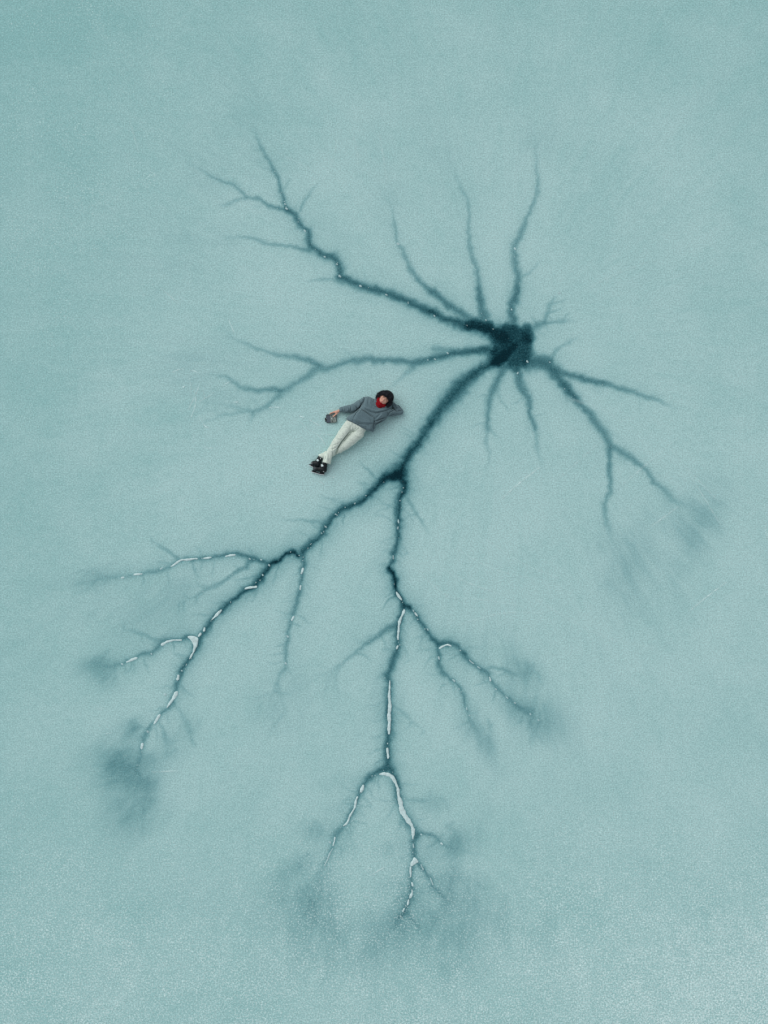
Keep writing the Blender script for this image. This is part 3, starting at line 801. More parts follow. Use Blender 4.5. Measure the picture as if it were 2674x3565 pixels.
for grp, fr, a0, a1, pts in STROKES:
    dens = {'ul': .010, 'sr': .014, 'sl': .018, 'u3': .008, 'u2': .004, 'w': .005, 'se': .003}.get(grp, .001)
    if a0 < .5:
        dens *= .3
    for (ax, ay, aw), (bx, by, bw) in zip(pts[:-1], pts[1:]):
        l = math.hypot(bx - ax, by - ay) * fr[2]
        for _ in range(np.random.default_rng(int(ax * 7 + by)).poisson(l * dens)):
            t = random.random()
            w = aw + (bw - aw) * t
            p = fpt(fr, ax + (bx - ax) * t + random.gauss(0, .38) * w, ay + (by - ay) * t + random.gauss(0, .38) * w)
            bubble(p[0], p[1], random.uniform(1.0, 2.3))
for _ in range(90):
    bubble(random.uniform(0, W0), random.uniform(0, H0), random.uniform(.9, 1.9))
link('air_bubbles', mesh_np('air_bubbles', BV, BF), m_bub, lake, None, None, 'stuff')

# ------------------------------------------------------------------ skate scratches in the surface
m_scr, snt, sb = new_mat("scratched_ice")
sb.inputs['Base Color'].default_value = (0.64, 0.84, 0.82, 1)
sb.inputs['Roughness'].default_value = 0.8
stc = snt.nodes.new('ShaderNodeTexCoord')
sn = snt.nodes.new('ShaderNodeTexNoise')
sn.inputs['Scale'].default_value = 14
sn.inputs['Detail'].default_value = 4
snt.links.new(stc.outputs['Object'], sn.inputs['Vector'])
sat = snt.nodes.new('ShaderNodeAttribute')
sat.attribute_name = 'bite'
sm1 = snt.nodes.new('ShaderNodeMath')
sm1.operation = 'MULTIPLY_ADD'
sm1.inputs[1].default_value = 2.2
sm1.inputs[2].default_value = -0.50
snt.links.new(sn.outputs['Fac'], sm1.inputs[0])
sm2 = snt.nodes.new('ShaderNodeMath')
sm2.operation = 'MULTIPLY'
sm2.use_clamp = True
snt.links.new(sm1.outputs[0], sm2.inputs[0])
snt.links.new(sat.outputs['Fac'], sm2.inputs[1])
snt.links.new(sm2.outputs[0], sb.inputs['Alpha'])


def scratch(fr, pts, wpx, bite):
    q = [fpt(fr, *p) + (wpx,) for p in pts]
    # smooth the polyline
    for _ in range(2):
        r = [q[0]]
        for a, b in zip(q[:-1], q[1:]):
            r += [tuple(.75 * u + .25 * v for u, v in zip(a, b)), tuple(.25 * u + .75 * v for u, v in zip(a, b))]
        q = r + [q[-1]]
    n = len(q)
    V, F, A = [], [], []
    for i in range(n):
        a, b = q[max(0, i - 1)], q[min(n - 1, i + 1)]
        d = math.hypot(b[0] - a[0], b[1] - a[1]) + 1e-6
        nx, ny = -(b[1] - a[1]) / d, (b[0] - a[0]) / d
        e = math.sin(math.pi * (i + .3) / (n - .4)) ** .6
        for u in (-1, 0, 1):
            w = to_world(q[i][0] + nx * u * wpx, q[i][1] + ny * u * wpx)
            V.append((w[0], w[1], .0045))
            A.append(bite * e * (1 if u == 0 else 0))
    for i in range(n - 1):
        for j in range(2):
            F.append((i * 3 + j, i * 3 + j + 1, (i + 1) * 3 + j + 1, (i + 1) * 3 + j))
    me = mesh_np('skate_scratch', V, F)
    lay = me.attributes.new('bite', 'FLOAT', 'POINT')
    lay.data.foreach_set('value', np.array(A, np.float32))
    return link('skate_scratch', me, m_scr, lake)


for fr, pts, w, b in [
    (FW, [(0, 455), (30, 438), (80, 430)], 4, .55), (FW, [(115, 440), (150, 448), (172, 460)], 4, .7), (FW, [(64, 556), (80, 540)], 5, .8),
    (FW, [(195, 570), (205, 590), (212, 625)], 3, .5), (FW, [(160, 650), (230, 610), (272, 580)], 4, .55), (FW, [(390, 646), (425, 644)], 5, .8),
    (FW, [(620, 681), (660, 677), (697, 680)], 3.5, .8), (FW, [(195, 788), (215, 802), (238, 812)], 5, .9), (FW, [(812, 733), (850, 746)], 4, .8),
    (FW, [(878, 760), (920, 780), (962, 808)], 4, .8), (FW, [(902, 834), (940, 862), (962, 884), (982, 922)], 4, .75), (FW, [(945, 849), (1000, 853), (1040, 858)], 3, .65),
    (FW, [(185, 922), (230, 945), (262, 934)], 7, .5), (FW, [(108, 490), (122, 540), (120, 600)], 4, .45), (FW, [(355, 100), (380, 160), (400, 205)], 3, .35),
    (FW, [(170, 730), (190, 770), (215, 790)], 3, .5), (FW, [(325, 540), (380, 505)], 3, .35), (FW, [(820, 770), (870, 820), (900, 835)], 3, .3),
    (FW, [(490, 405), (500, 430)], 3, .3), (FW, [(100, 700), (150, 600), (180, 520)], 4, .3), (FW, [(440, 790), (450, 796)], 5, .9), (FW, [(685, 806), (694, 802)], 6, .9),
    (FW, [(130, 850), (145, 880)], 3, .4), (FW, [(830, 930), (850, 990)], 3, .35),
    (FS, [(402, 330), (405, 375), (400, 400)], 3, .45), (FS, [(395, 430), (420, 440)], 4, .5), (FS, [(435, 455), (456, 440)], 4, .8), (FS, [(83, 270), (96, 269)], 3, .9),
    (FS, [(70, 215), (90, 260)], 3, .3), (FS, [(180, 180), (200, 215)], 3, .3), (FS, [(300, 480), (360, 520)], 4, .25),
    (FV, [(1405, 1138), (1435, 1116), (1466, 1093)], 9, .45), (FV, [(1486, 1322), (1530, 1286), (1570, 1256)], 9, .32), (FV, [(1083, 1078), (1130, 1036), (1168, 1008)], 11, .30),
    (FV, [(1497, 184), (1510, 210)], 2.5, .5), (FV, [(1652, 1130), (1657, 1170)], 4, .4), (FV, [(1330, 1060), (1400, 1000), (1470, 940)], 10, .18),
    (FV, [(1480, 1010), (1530, 1090), (1560, 1140)], 8, .18), (FV, [(1440, 960), (1500, 1030), (1560, 1090)], 8, .15),
    (FM, [(470, 1114), (560, 1110), (690, 1104)], 5, .5), (FM, [(140, 836), (190, 832)], 4, .35), (FM, [(76, 660), (130, 655)], 7, .4),
    (FV, [(950, 1225), (1010, 1260), (1090, 1285)], 9, .20), (FV, [(985, 1185), (1060, 1230), (1150, 1250)], 9, .18), (FV, [(990, 1350), (1090, 1320), (1180, 1325)], 11, .17),
    (FV, [(960, 1290), (1050, 1295), (1130, 1310)], 9, .16), (FV, [(1030, 1150), (1120, 1215), (1210, 1250)], 9, .15), (FV, [(900, 1230), (950, 1280), (1000, 1300)], 8, .17),
    (FV, [(820, 290), (830, 350), (838, 400)], 10, .16), (FV, [(760, 280), (775, 340), (770, 380)], 10, .13), (FV, [(730, 290), (720, 350), (700, 390)], 12, .14),
    (FV, [(600, 330), (660, 360), (690, 380)], 10, .12), (FV, [(345, 620), (390, 660)], 6, .2), (FV, [(280, 260), (300, 330)], 6, .15),
    (FV, [(420, 840), (425, 870), (412, 905)], 4, .35), 
    (FV, [(1240, 640), (1330, 590), (1420, 560)], 14, .12), (FV, [(1220, 860), (1300, 880), (1400, 950)], 14, .10), (FV, [(1150, 1290), (1300, 1380), (1420, 1400)], 14, .14),
    (FV, [(540, 1100), (620, 1080)], 8, .12), (FV, [(800, 1890), (835, 1870)], 7, .3), (FV, [(1200, 1040), (1290, 960)], 10, .14),
]:
    scratch(fr, pts, w * (.55 if w >= 7 else .8), min(1.2, b * (3.2 if b < .4 else 1.6)))

# ------------------------------------------------------------------ the person lying on the ice
# the figure is laid out in its own plan units: 1 unit = U metres, x to the right, y down the photograph, z up from the ice
PK = 0.24111
U = PK * S
PO = (1040.0, 1320.0)


def PW(v):
    v = np.asarray(v, float)
    z = v[:, 2] * U
    f = 1 - z / CAM_H
    return np.stack([(PO[0] + PK * v[:, 0] - CX) * S * f, (CY - PO[1] - PK * v[:, 1]) * S * f, z], -1)


class Vol:
    """a small distance volume: shapes are blended into it and a smooth skin is drawn over it"""

    def __init__(self, lo, hi, h):
        self.lo, self.h = np.array(lo, float), h
        self.n = [int((b - a) / h) + 1 for a, b in zip(lo, hi)]
        self.v = np.full(self.n, 60.0, np.float32)
        self.ax = [(self.lo[i] + h * np.arange(self.n[i])).astype(np.float32) for i in range(3)]

    def win(self, lo, hi):
        s = []
        for i in range(3):
            a = max(0, int((lo[i] - self.lo[i]) / self.h))
            b = min(self.n[i], int((hi[i] - self.lo[i]) / self.h) + 2)
            if b <= a:
                return None
            s.append(slice(a, b))
        return tuple(s)

    def grid(self, s):
        return (self.ax[0][s[0]][:, None, None], self.ax[1][s[1]][None, :, None], self.ax[2][s[2]][None, None, :])

    def _put(self, s, d, k, sub=False):
        a = self.v[s]
        if sub:
            d = -d
            hh = np.clip(.5 - .5 * (a - d) / k, 0, 1)
            self.v[s] = a * (1 - hh) + d * hh + k * hh * (1 - hh)
        else:
            hh = np.clip(.5 + .5 * (d - a) / k, 0, 1)
            self.v[s] = d * (1 - hh) + a * hh - k * hh * (1 - hh)

    def cap(self, a, b, ra, rb, k=10, zs=1.0, sub=False):
        a, b = np.array(a, float), np.array(b, float)
        m = max(ra, rb) + 45
        s = self.win(np.minimum(a, b) - m, np.maximum(a, b) + m)
        if s is None:
            return
        X, Y, Z = self.grid(s)
        d = b - a
        t = np.clip(((X - a[0]) * d[0] + (Y - a[1]) * d[1] + (Z - a[2]) * d[2]) / (d @ d + 1e-6), 0, 1)
        q = np.sqrt((X - a[0] - t * d[0]) ** 2 + (Y - a[1] - t * d[1]) ** 2 + (zs * (Z - a[2] - t * d[2])) ** 2)
        self._put(s, q - (ra + (rb - ra) * t), k, sub)

    def chain(self, pts, k=10, zs=1.0):
        for p, q in zip(pts[:-1], pts[1:]):
            self.cap(p[:3], q[:3], p[3], q[3], k, zs)

    def ell(self, c, r, R=None, k=10, sub=False):
        """ellipsoid, R rows are its axes"""
        c = np.array(c, float)
        m = max(r) + 40
        s = self.win(c - m, c + m)
        if s is None:
            return
        X, Y, Z = self.grid(s)
        R = np.eye(3) if R is None else np.asarray(R)
        P = [R[i, 0] * (X - c[0]) + R[i, 1] * (Y - c[1]) + R[i, 2] * (Z - c[2]) for i in range(3)]
        k0 = np.sqrt(sum((P[i] / r[i]) ** 2 for i in range(3)))
        k1 = np.sqrt(sum((P[i] / r[i] ** 2) ** 2 for i in range(3))) + 1e-6
        self._put(s, np.where(k0 < .05, -min(r), k0 * (k0 - 1) / k1), k, sub)

    def plan(self):
        return np.meshgrid(self.ax[0], self.ax[1], indexing='ij')

    def field(self, f2, z0=-100, z1=-99):
        w = smooth01(z0, z1, self.ax[2])[None, None, :]
        self.v += f2[:, :, None] * w

    def cut(self, d3):
        np.maximum(self.v, d3, out=self.v)

    def top(self, x, y):
        """height of the surface over plan points"""
        x, y = np.atleast_1d(x).astype(float), np.atleast_1d(y).astype(float)
        if not hasattr(self, '_h'):
            ins = self.v < 0
            kk = ins.shape[2] - 1 - np.argmax(ins[:, :, ::-1], axis=2)
            has = ins.any(axis=2)
            I, J = np.indices(kk.shape)
            k2 = np.minimum(kk + 1, ins.shape[2] - 1)
            a, b = self.v[I, J, kk], self.v[I, J, k2]
            t = np.where(has, a / (a - b - 1e-6), 0)
            self._h = np.where(has, self.lo[2] + (kk + t) * self.h, 0)
        fx, fy = (x - self.lo[0]) / self.h, (y - self.lo[1]) / self.h
        i, j = np.clip(fx.astype(int), 0, self.n[0] - 2), np.clip(fy.astype(int), 0, self.n[1] - 2)
        u, w = fx - i, fy - j
        H = self._h
        return (H[i, j] * (1 - u) + H[i + 1, j] * u) * (1 - w) + (H[i, j + 1] * (1 - u) + H[i + 1, j + 1] * u) * w

    def skin(self):
        v, h = self.v, self.h
        s = v < 0
        c = np.zeros([n - 1 for n in v.shape], np.int8)
        offs = [(a, b, d) for a in (0, 1) for b in (0, 1) for d in (0, 1)]
        N0, N1, N2 = c.shape
        for a, b, d in offs:
            c += s[a:a + N0, b:b + N1, d:d + N2]
        act = (c > 0) & (c < 8)
        ijk = np.argwhere(act)
        ident = np.full(c.shape, -1, np.int64)
        ident[act] = np.arange(len(ijk))
        acc, cnt = np.zeros((len(ijk), 3)), np.zeros(len(ijk))
        for p in offs:
            for axn in range(3):
                if p[axn]:
                    continue
                q = list(p)
                q[axn] = 1
                va = v[ijk[:, 0] + p[0], ijk[:, 1] + p[1], ijk[:, 2] + p[2]]
                vb = v[ijk[:, 0] + q[0], ijk[:, 1] + q[1], ijk[:, 2] + q[2]]
                m = (va < 0) != (vb < 0)
                t = np.where(m, va / np.where(m, va - vb, 1), 0)
                pt = np.tile(np.array(p, float), (len(ijk), 1))
                pt[:, axn] = t
                acc[m] += pt[m]
                cnt[m] += 1
        V = self.lo + (ijk + acc / cnt[:, None]) * h
        Q = []
        for axn in range(3):
            o1, o2 = [(1, 2), (2, 0), (0, 1)][axn]
            sa = [slice(1, -1)] * 3
            sb = [slice(1, -1)] * 3
            sa[axn], sb[axn] = slice(0, -1), slice(1, None)
            A, Bm = s[tuple(sa)], s[tuple(sb)]
            e = np.argwhere(A != Bm)
            inside = A[e[:, 0], e[:, 1], e[:, 2]]
            base = e.copy()
            for d in range(3):
                if d != axn:
                    base[:, d] += 1
            quad = []
            for u, w in ((-1, -1), (0, -1), (0, 0), (-1, 0)):
                p = base.copy()
                p[:, o1] += u
                p[:, o2] += w
                quad.append(ident[p[:, 0], p[:, 1], p[:, 2]])
            quad = np.stack(quad, -1)
            quad[~inside] = quad[~inside][:, ::-1]
            Q.append(quad)
        Q = np.concatenate(Q)
        return V, Q[(Q >= 0).all(1)]


def relax(V, Q, n=2, f=.5):
    """smooth the skin a little"""
    for _ in range(n):
        s = np.zeros_like(V)
        c = np.zeros(len(V))
        for a in range(4):
            b = (a + 1) % 4
            np.add.at(s, Q[:, a], V[Q[:, b]])
            np.add.at(s, Q[:, b], V[Q[:, a]])
            np.add.at(c, Q[:, a], 1)
            np.add.at(c, Q[:, b], 1)
        V = V + f * (s / c[:, None] - V)
    return V


def pdist(X, Y, pts):
    """plan distance to a polyline and the place along it"""
    best, par = np.full(X.shape, 1e6), np.zeros(X.shape)
    n = len(pts) - 1
    for i in range(n):
        (ax, ay), (bx, by) = pts[i], pts[i + 1]
        dx, dy = bx - ax, by - ay
        t = np.clip(((X - ax) * dx + (Y - ay) * dy) / (dx * dx + dy * dy), 0, 1)
        d = np.hypot(X - ax - t * dx, Y - ay - t * dy)
        m = d < best
        best[m] = d[m]
        par[m] = ((i + t) / n)[m]
    return best, par


def folds(vol, lst, gain=1.0):
    """creases (positive depth) and ridges (negative) pressed into cloth"""
    X, Y = vol.plan()
    f = np.zeros(X.shape)
    for amp, w, pts in lst:
        d, u = pdist(X, Y, pts)
        f += gain * amp * np.exp(-(d / (.70 * w)) ** 2) * np.sin(np.pi * np.clip(u * .9 + .05, 0, 1)) ** .5
    return f


ROOT_P = np.array([[840.0, 660.0, 0.0]])
ROOT = PW(ROOT_P)[0]
person = bpy.data.objects.new('person', None)
col.objects.link(person)
person.location = ROOT
person['label'] = 'person in grey fleece, fur hat and red neck warmer lying on the ice'
person['category'] = 'person'


def add_skin(name, VQ, mat, parent, sm=2, **kw):
    V, Q = VQ
    if sm:
        V = relax(V, Q, sm)
    return add_mesh(name, V, Q, mat, parent, **kw)


def add_mesh(name, V, Q, mat, parent, smooth=True, root=None, **kw):
    Wd = PW(V) - (ROOT if root is None else root)
    Q = np.asarray(Q)
    a, b, c = Wd[Q[:, 0]], Wd[Q[:, 1]], Wd[Q[:, 2]]
    if (np.cross(a, b) * c).sum() < 0:
        Q = Q[:, ::-1]
    return link(name, mesh_np(name, Wd, Q, smooth), mat, parent, **kw)


m_skin = simple_mat("skin", (0.52, 0.285, 0.205, 1), rough=.55, spec=.35, var=.10, scale=40, bump=.05)
m_lip = simple_mat("lips", (0.42, 0.17, 0.15, 1), rough=.5, var=.05)
m_brow = simple_mat("brow_hair", (0.03, 0.022, 0.018, 1), rough=.8, var=.3, scale=200)
m_fleece = simple_mat("grey_fleece", (0.102, 0.158, 0.175, 1), rough=.95, spec=.1, var=.14, scale=55, bump=.5, bscale=260, sheen=.15)
m_rib = simple_mat("ribbed_edge", (0.078, 0.120, 0.134, 1), rough=.95, spec=.1, var=.1, scale=80, bump=.4)
m_pants = simple_mat("cream_twill", (0.525, 0.60, 0.53, 1), rough=.9, spec=.15, var=.07, scale=25, bump=.35, bscale=380)
m_stitch = simple_mat("pale_stitching", (0.17, 0.235, 0.25, 1), rough=.9, var=.1)
m_fur = simple_mat("black_fur", (0.022, 0.025, 0.032, 1), rough=.6, spec=.4, var=.85, scale=70)
m_crown = simple_mat("black_cloth", (0.008, 0.009, 0.011, 1), rough=.8, spec=.2, var=.3)
m_red = simple_mat("red_knit", (0.20, 0.006, 0.010, 1), rough=.95, spec=.1, var=.2, scale=90, bump=.5, bscale=240)
m_boot = simple_mat("black_boot", (0.004, 0.008, 0.010, 1), rough=.4, spec=.22, var=.4, scale=60, bump=.1)
m_bgrey = simple_mat("grey_boot_panel", (0.026, 0.038, 0.044, 1), rough=.5, spec=.4, var=.25, scale=60)
m_felt = simple_mat("white_felt", (0.52, 0.62, 0.62, 1), rough=.9, var=.1)
m_steel = simple_mat("skate_steel", (0.80, 0.84, 0.84, 1), rough=.35, metal=.15, var=.04)
m_silver = simple_mat("silver_rivet", (0.75, 0.78, 0.78, 1), rough=.3, metal=.5, var=.02)

# head frame: lateral, up the face, out of the face
HC = np.array([1240.0, 286.0, 155.0])
LAT, UPH, OUT = np.array([.75, .66, .02]), np.array([.655, -.745, .10]), np.array([-.08, .06, .99])
HR = np.stack([LAT / np.linalg.norm(LAT), UPH / np.linalg.norm(UPH), OUT / np.linalg.norm(OUT)])


def hp(l, u, o):
    return HC + l * HR[0] + u * HR[1] + o * HR[2]


def ch(x, y, z):          # hand and controller close-up -> plan units
    return (248.8 + .4 * x, 331.8 + .4 * y, z)


# --- body: one continuous mesh, mostly hidden by clothes
body = Vol((415, 150, -8), (1560, 1260, 276), 4.0)
body.chain([(1150, 390, 98, 66), (1020, 520, 92, 70), (880, 680, 82, 62)], 20)
body.chain([(995, 320, 88, 44), (1130, 385, 92, 50), (1260, 452, 86, 44)], 20)
body.chain([(770, 655, 78, 56), (880, 725, 78, 56)], 20)
body.cap((1160, 385, 112), hp(0, -80, -8), 44, 46, 14)
body.chain([(970, 318, 76, 34), (790, 415, 54, 26), (690, 434, 46, 23), (588, 456, 42, 19)], 14)
body.chain([(1265, 465, 70, 32), (1460, 466, 42, 22), (1352, 362, 40, 18), (1318, 330, 32, 17)], 8)
body.chain([(1322, 334, 32, 15), (1290, 306, 24, 16), (1262, 286, 20, 14)], 8)      # hand cushioning the head
for i, (a, b) in enumerate([((1300, 300), (1270, 262)), ((1292, 308), (1250, 276)), ((1284, 316), (1236, 292)), ((1280, 326), (1232, 312))]):
    body.chain([(a[0], a[1], 24, 9), ((a[0] + b[0]) / 2, (a[1] + b[1]) / 2, 15, 8.5), (b[0], b[1], 12, 7.5)], 3)
body.chain([(1335, 350, 34, 10), (1318, 368, 26, 9), (1300, 376, 20, 8)], 3)
body.chain([(715, 695, 74, 48), (535, 925, 86, 34), (440, 1085, 100, 28), (385, 1215, 70, 22)], 6)
body.chain([(865, 785, 70, 48), (680, 958, 54, 34), (500, 1062, 42, 28), (318, 1120, 42, 22)], 6)
# head
body.ell(hp(0, 25, -5), (68, 80, 80), HR, 8)
body.ell(hp(0, -25, 8), (57, 72, 70), HR, 12)
body.ell(hp(0, -62, 20), (36, 32, 42), HR, 14)
for s_ in (-1, 1):
    body.ell(hp(34 * s_, -14, 54), (21, 20, 22), HR, 12)
    body.ell(hp(23 * s_, 26, 66), (22, 8, 12), HR, 8)
    body.ell(hp(25 * s_, 11, 86), (15, 8, 11), HR, 6, sub=True)
    body.ell(hp(25 * s_, 11, 64), (14, 10, 12), HR, 3)
    body.ell(hp(68 * s_, -2, -4), (9, 25, 15), HR, 4)
body.cap(hp(0, 14, 70), hp(0, -17, 92), 7, 9.5, 6)
for s_ in (-1, 1):
    body.ell(hp(9 * s_, -19, 82), (8, 7, 8), HR, 4)
body.ell(hp(0, -42, 72), (23, 6, 10), HR, 4)
body.ell(hp(0, -53, 70), (19, 7, 10), HR, 4)
body.cap(hp(-20, -47, 84), hp(20, -47, 84), 2.5, 2.5, 3, sub=True)
# hand on the controller
body.chain([(588, 456, 42, 19), (566, 466, 41, 19), (540, 474, 40, 19)], 8, 1.25)
body.chain([(552, 468, 38, 15), (514, 474, 39, 12), (505, 476, 38, 11)], 8, 1.1)
body.chain([(548, 482, 38, 14), (534, 486, 36, 12)], 6)
body.chain([(510, 477, 41, 9.5), (481, 484, 44, 8.5), (458, 491, 41, 7.5), (449, 505, 34, 6.8)], 3)          # index
body.chain([(511, 476, 31, 9), (480, 482, 29, 8.5), (457, 491, 21, 7.5), (453, 503, 14, 7)], 2)              # middle
body.chain([(516, 474, 22, 8.5), (486, 480, 17, 8), (466, 488, 10, 7.2), (462, 499, 8, 7)], 2)               # ring
body.chain([(524, 472, 15, 8), (500, 477, 10, 7), (484, 484, 8, 6.5), (478, 495, 7, 6.2)], 2)                # little
body.chain([(560, 488, 38, 12), (533, 512, 45, 10), (513, 530, 49, 9), (497, 541, 47, 7.5)], 4)              # thumb
body.cut((2 - body.ax[2])[None, None, :])
add_skin('body', body.skin(), m_skin, person, 1)


def blob(name, c, r, R, mat, parent, n=10, bend=0.0):
    V, Q = [], []
    for i in range(n + 1):
        a = math.pi * i / n
        for j in range(2 * n):
            b = 2 * math.pi * j / (2 * n)
            l = r[0] * math.cos(a)
            p = np.array([l, r[1] * math.sin(a) * math.cos(b) - bend * (l / r[0]) ** 2, r[2] * math.sin(a) * math.sin(b)])
            V.append(np.array(c) + p @ R)
    for i in range(n):
        for j in range(2 * n):
            k = (j + 1) % (2 * n)
            Q.append((i * 2 * n + j, i * 2 * n + k, (i + 1) * 2 * n + k, (i + 1) * 2 * n + j))
    return add_mesh(name, V, Q, mat, parent)


def on_face(l, u, lift):
    p = hp(l, u, 75)
    z = body.top(p[0], p[1])[0]
    return np.array([p[0], p[1], z + lift])


for s_ in (-1, 1):
    blob('eyebrow', on_face(24 * s_, 24, 0), (17, 3.6, 4), HR, m_brow, person, 7, 3)
    blob('eye', on_face(25 * s_, 9.5, -1.5), (12, 2.6, 3), HR, m_brow, person, 7, 1)
blob('lips', on_face(0, -42.5, -2.2), (19, 4.0, 4), HR, m_lip, person, 7, 2)
blob('lips', on_face(0, -52.5, -2.6), (15, 4.6, 4), HR, m_lip, person, 7, -2)

# --- fleece pullover
fl = Vol((545, 215, -8), (1560, 800, 240), 4.5)
secs = [((962, 290), (1292, 442), 56, 84), ((925, 330), (1285, 480), 98, 90), ((895, 400), (1262, 548), 100, 92), ((850, 452), (1190, 585), 97, 90),
        ((800, 500), (1120, 622), 94, 86), ((745, 545), (1092, 690), 92, 82), ((690, 588), (1068, 752), 90, 78), ((660, 625), (1040, 800), 88, 74)]
for (l, r_, rad, zc) in secs:
    l, r_ = np.array(l, float), np.array(r_, float)
    d = (r_ - l) / np.linalg.norm(r_ - l)
    a, b = l + d * rad * .82, r_ - d * rad * .82
    fl.cap((a[0], a[1], zc), (b[0], b[1], zc), rad * .98, rad * .98, 26)
fl.chain([(968, 326, 84, 74), (880, 368, 74, 64), (790, 416, 64, 58), (690, 433, 52, 50), (622, 440, 46, 38), (596, 444, 44, 33)], 16)
fl.chain([(1262, 470, 84, 72), (1370, 480, 62, 56), (1466, 468, 52, 46)], 18)
fl.chain([(1466, 464, 52, 45), (1420, 412, 54, 42), (1356, 364, 48, 36)], 5)
fl.chain([(1096, 650, 30, 26), (1060, 742, 24, 22)], 20)
fl.chain([(1230, 560, 36, 30), (1110, 630, 30, 26)], 20)
# neck opening, hem and cuff are cut clean
X, Y = fl.plan()
hem = [(640, 556), (690, 584), (800, 640), (900, 695), (965, 730), (1065, 757), (1120, 765)]
hx, hy = np.array([p[0] for p in hem]), np.array([p[1] for p in hem])
hem_d = (Y - np.interp(X, hx, hy) - 3 * np.sin(X / 14.0)) * .88
fl.cut(hem_d[:, :, None])
fl.cut(((594 - X) * .95)[:, :, None] - 0 * fl.v)
fl.cut((2 - fl.ax[2])[None, None, :])
fl.ell(hp(0, -110, 20), (58, 46, 70), HR, 6, sub=True)
FOLDS = [
    (15, 11, [(915, 352), (885, 402), (835, 452), (782, 492)]),
    (10, 9, [(960, 262), (935, 330), (905, 372)]), (-6, 12, [(935, 262), (912, 330)]), (8, 8, [(868, 300), (898, 345), (900, 385)]),
    (6, 8, [(790, 345), (835, 385), (850, 430)]), (-6, 9, [(768, 360), (812, 395), (828, 440)]), (7, 8, [(745, 372), (760, 420), (740, 468)]),
    (-5, 8, [(700, 388), (715, 430), (700, 470)]), (6, 7, [(668, 396), (672, 436), (655, 470)]), (5, 7, [(630, 405), (640, 440), (628, 468)]),
    (9, 10, [(965, 436), (1050, 474), (1120, 490), (1210, 470), (1300, 436), (1370, 424)]), (-7, 14, [(970, 410), (1060, 446), (1130, 462), (1220, 440)]),
    (6, 9, [(890, 420), (935, 452), (1020, 510), (1105, 566)]), (-5, 10, [(900, 400), (960, 450), (1040, 500)]),
    (7, 9, [(888, 402), (880, 440), (832, 490), (800, 545), (782, 596)]), (-6, 11, [(905, 430), (870, 480), (826, 520)]),
    (9, 8, [(1108, 606), (1180, 580), (1262, 548)]), (-7, 9, [(1100, 626), (1170, 602), (1245, 565)]), (8, 8, [(1092, 655), (1160, 622), (1230, 580)]),
    (9, 9, [(1090, 560), (1096, 610), (1082, 650), (1074, 730)]), (6, 10, [(800, 590), (870, 640), (1000, 652), (1085, 634)]),
    (-5, 12, [(830, 580), (900, 612), (1000, 622), (1070, 610)]), (5, 10, [(1000, 560), (1050, 600), (1060, 640)]),
    (11, 9, [(1330, 412), (1372, 432), (1418, 468)]), (9, 7, [(1290, 508), (1330, 468), (1382, 448)]), (-6, 8, [(1300, 522), (1350, 482), (1400, 470)]),
    (8, 7, [(1308, 530), (1370, 508), (1440, 498)]), (8, 7, [(1392, 382), (1412, 420), (1400, 446)]), (6, 7, [(1398, 350), (1444, 392), (1482, 436)]),
    (-5, 8, [(1380, 352), (1430, 400), (1462, 444)]), (7, 7, [(1420, 470), (1452, 452), (1490, 455)]), (6, 8, [(1270, 460), (1290, 500), (1280, 545)]),
    (5, 9, [(1010, 270), (1000, 340), (1010, 400)]), (-4, 10, [(1040, 280), (1034, 350), (1060, 410)]), (5, 8, [(1085, 290), (1080, 340), (1110, 392)]),
    (3.0, 5, [(655, 540), (715, 567), (815, 622), (910, 674), (975, 708), (1068, 732)]),
    (5, 9, [(1180, 500), (1130, 545), (1105, 580)]), (-4, 10, [(1210, 505), (1170, 545), (1130, 585)]), (4, 8, [(960, 660), (975, 700), (970, 725)]),
    (4, 8, [(880, 620), (870, 660)]), (4, 8, [(750, 560), (790, 610)]),
]
fl.field(folds(fl, FOLDS, 2.0) + 1.8 * value_noise(X, Y, 46, 81, 2) + 1.0 * value_noise(X + Y, X - Y, 24, 82), 20, 60)
fleece = add_skin('pullover', fl.skin(), m_fleece, person, 1, label='grey fleece pullover with a front pouch and short zip')


def ribbon(name, vol, pts, w, lift, mat, parent, thick=3.0, step=6.0):
    """narrow raised band that follows a garment's surface"""
    q = resample([(p[0], p[1], w) for p in pts], step)
    n = len(q)
    V, Q = [], []
    for i in range(n):
        a, b = q[max(0, i - 1)], q[min(n - 1, i + 1)]
        d = math.hypot(b[0] - a[0], b[1] - a[1]) + 1e-6
        nx, ny = -(b[1] - a[1]) / d, (b[0] - a[0]) / d
        for u, dz in ((-1, -thick), (-.7, lift), (.7, lift), (1, -thick)):
            x, y = q[i][0] + nx * u * w, q[i][1] + ny * u * w
            V.append((x, y, vol.top(x, y)[0] + dz))
    for i in range(n - 1):
        for j in range(3):
            Q.append((i * 4 + j, i * 4 + j + 1, (i + 1) * 4 + j + 1, (i + 1) * 4 + j))
    return add_mesh(name, V, Q, mat, parent)


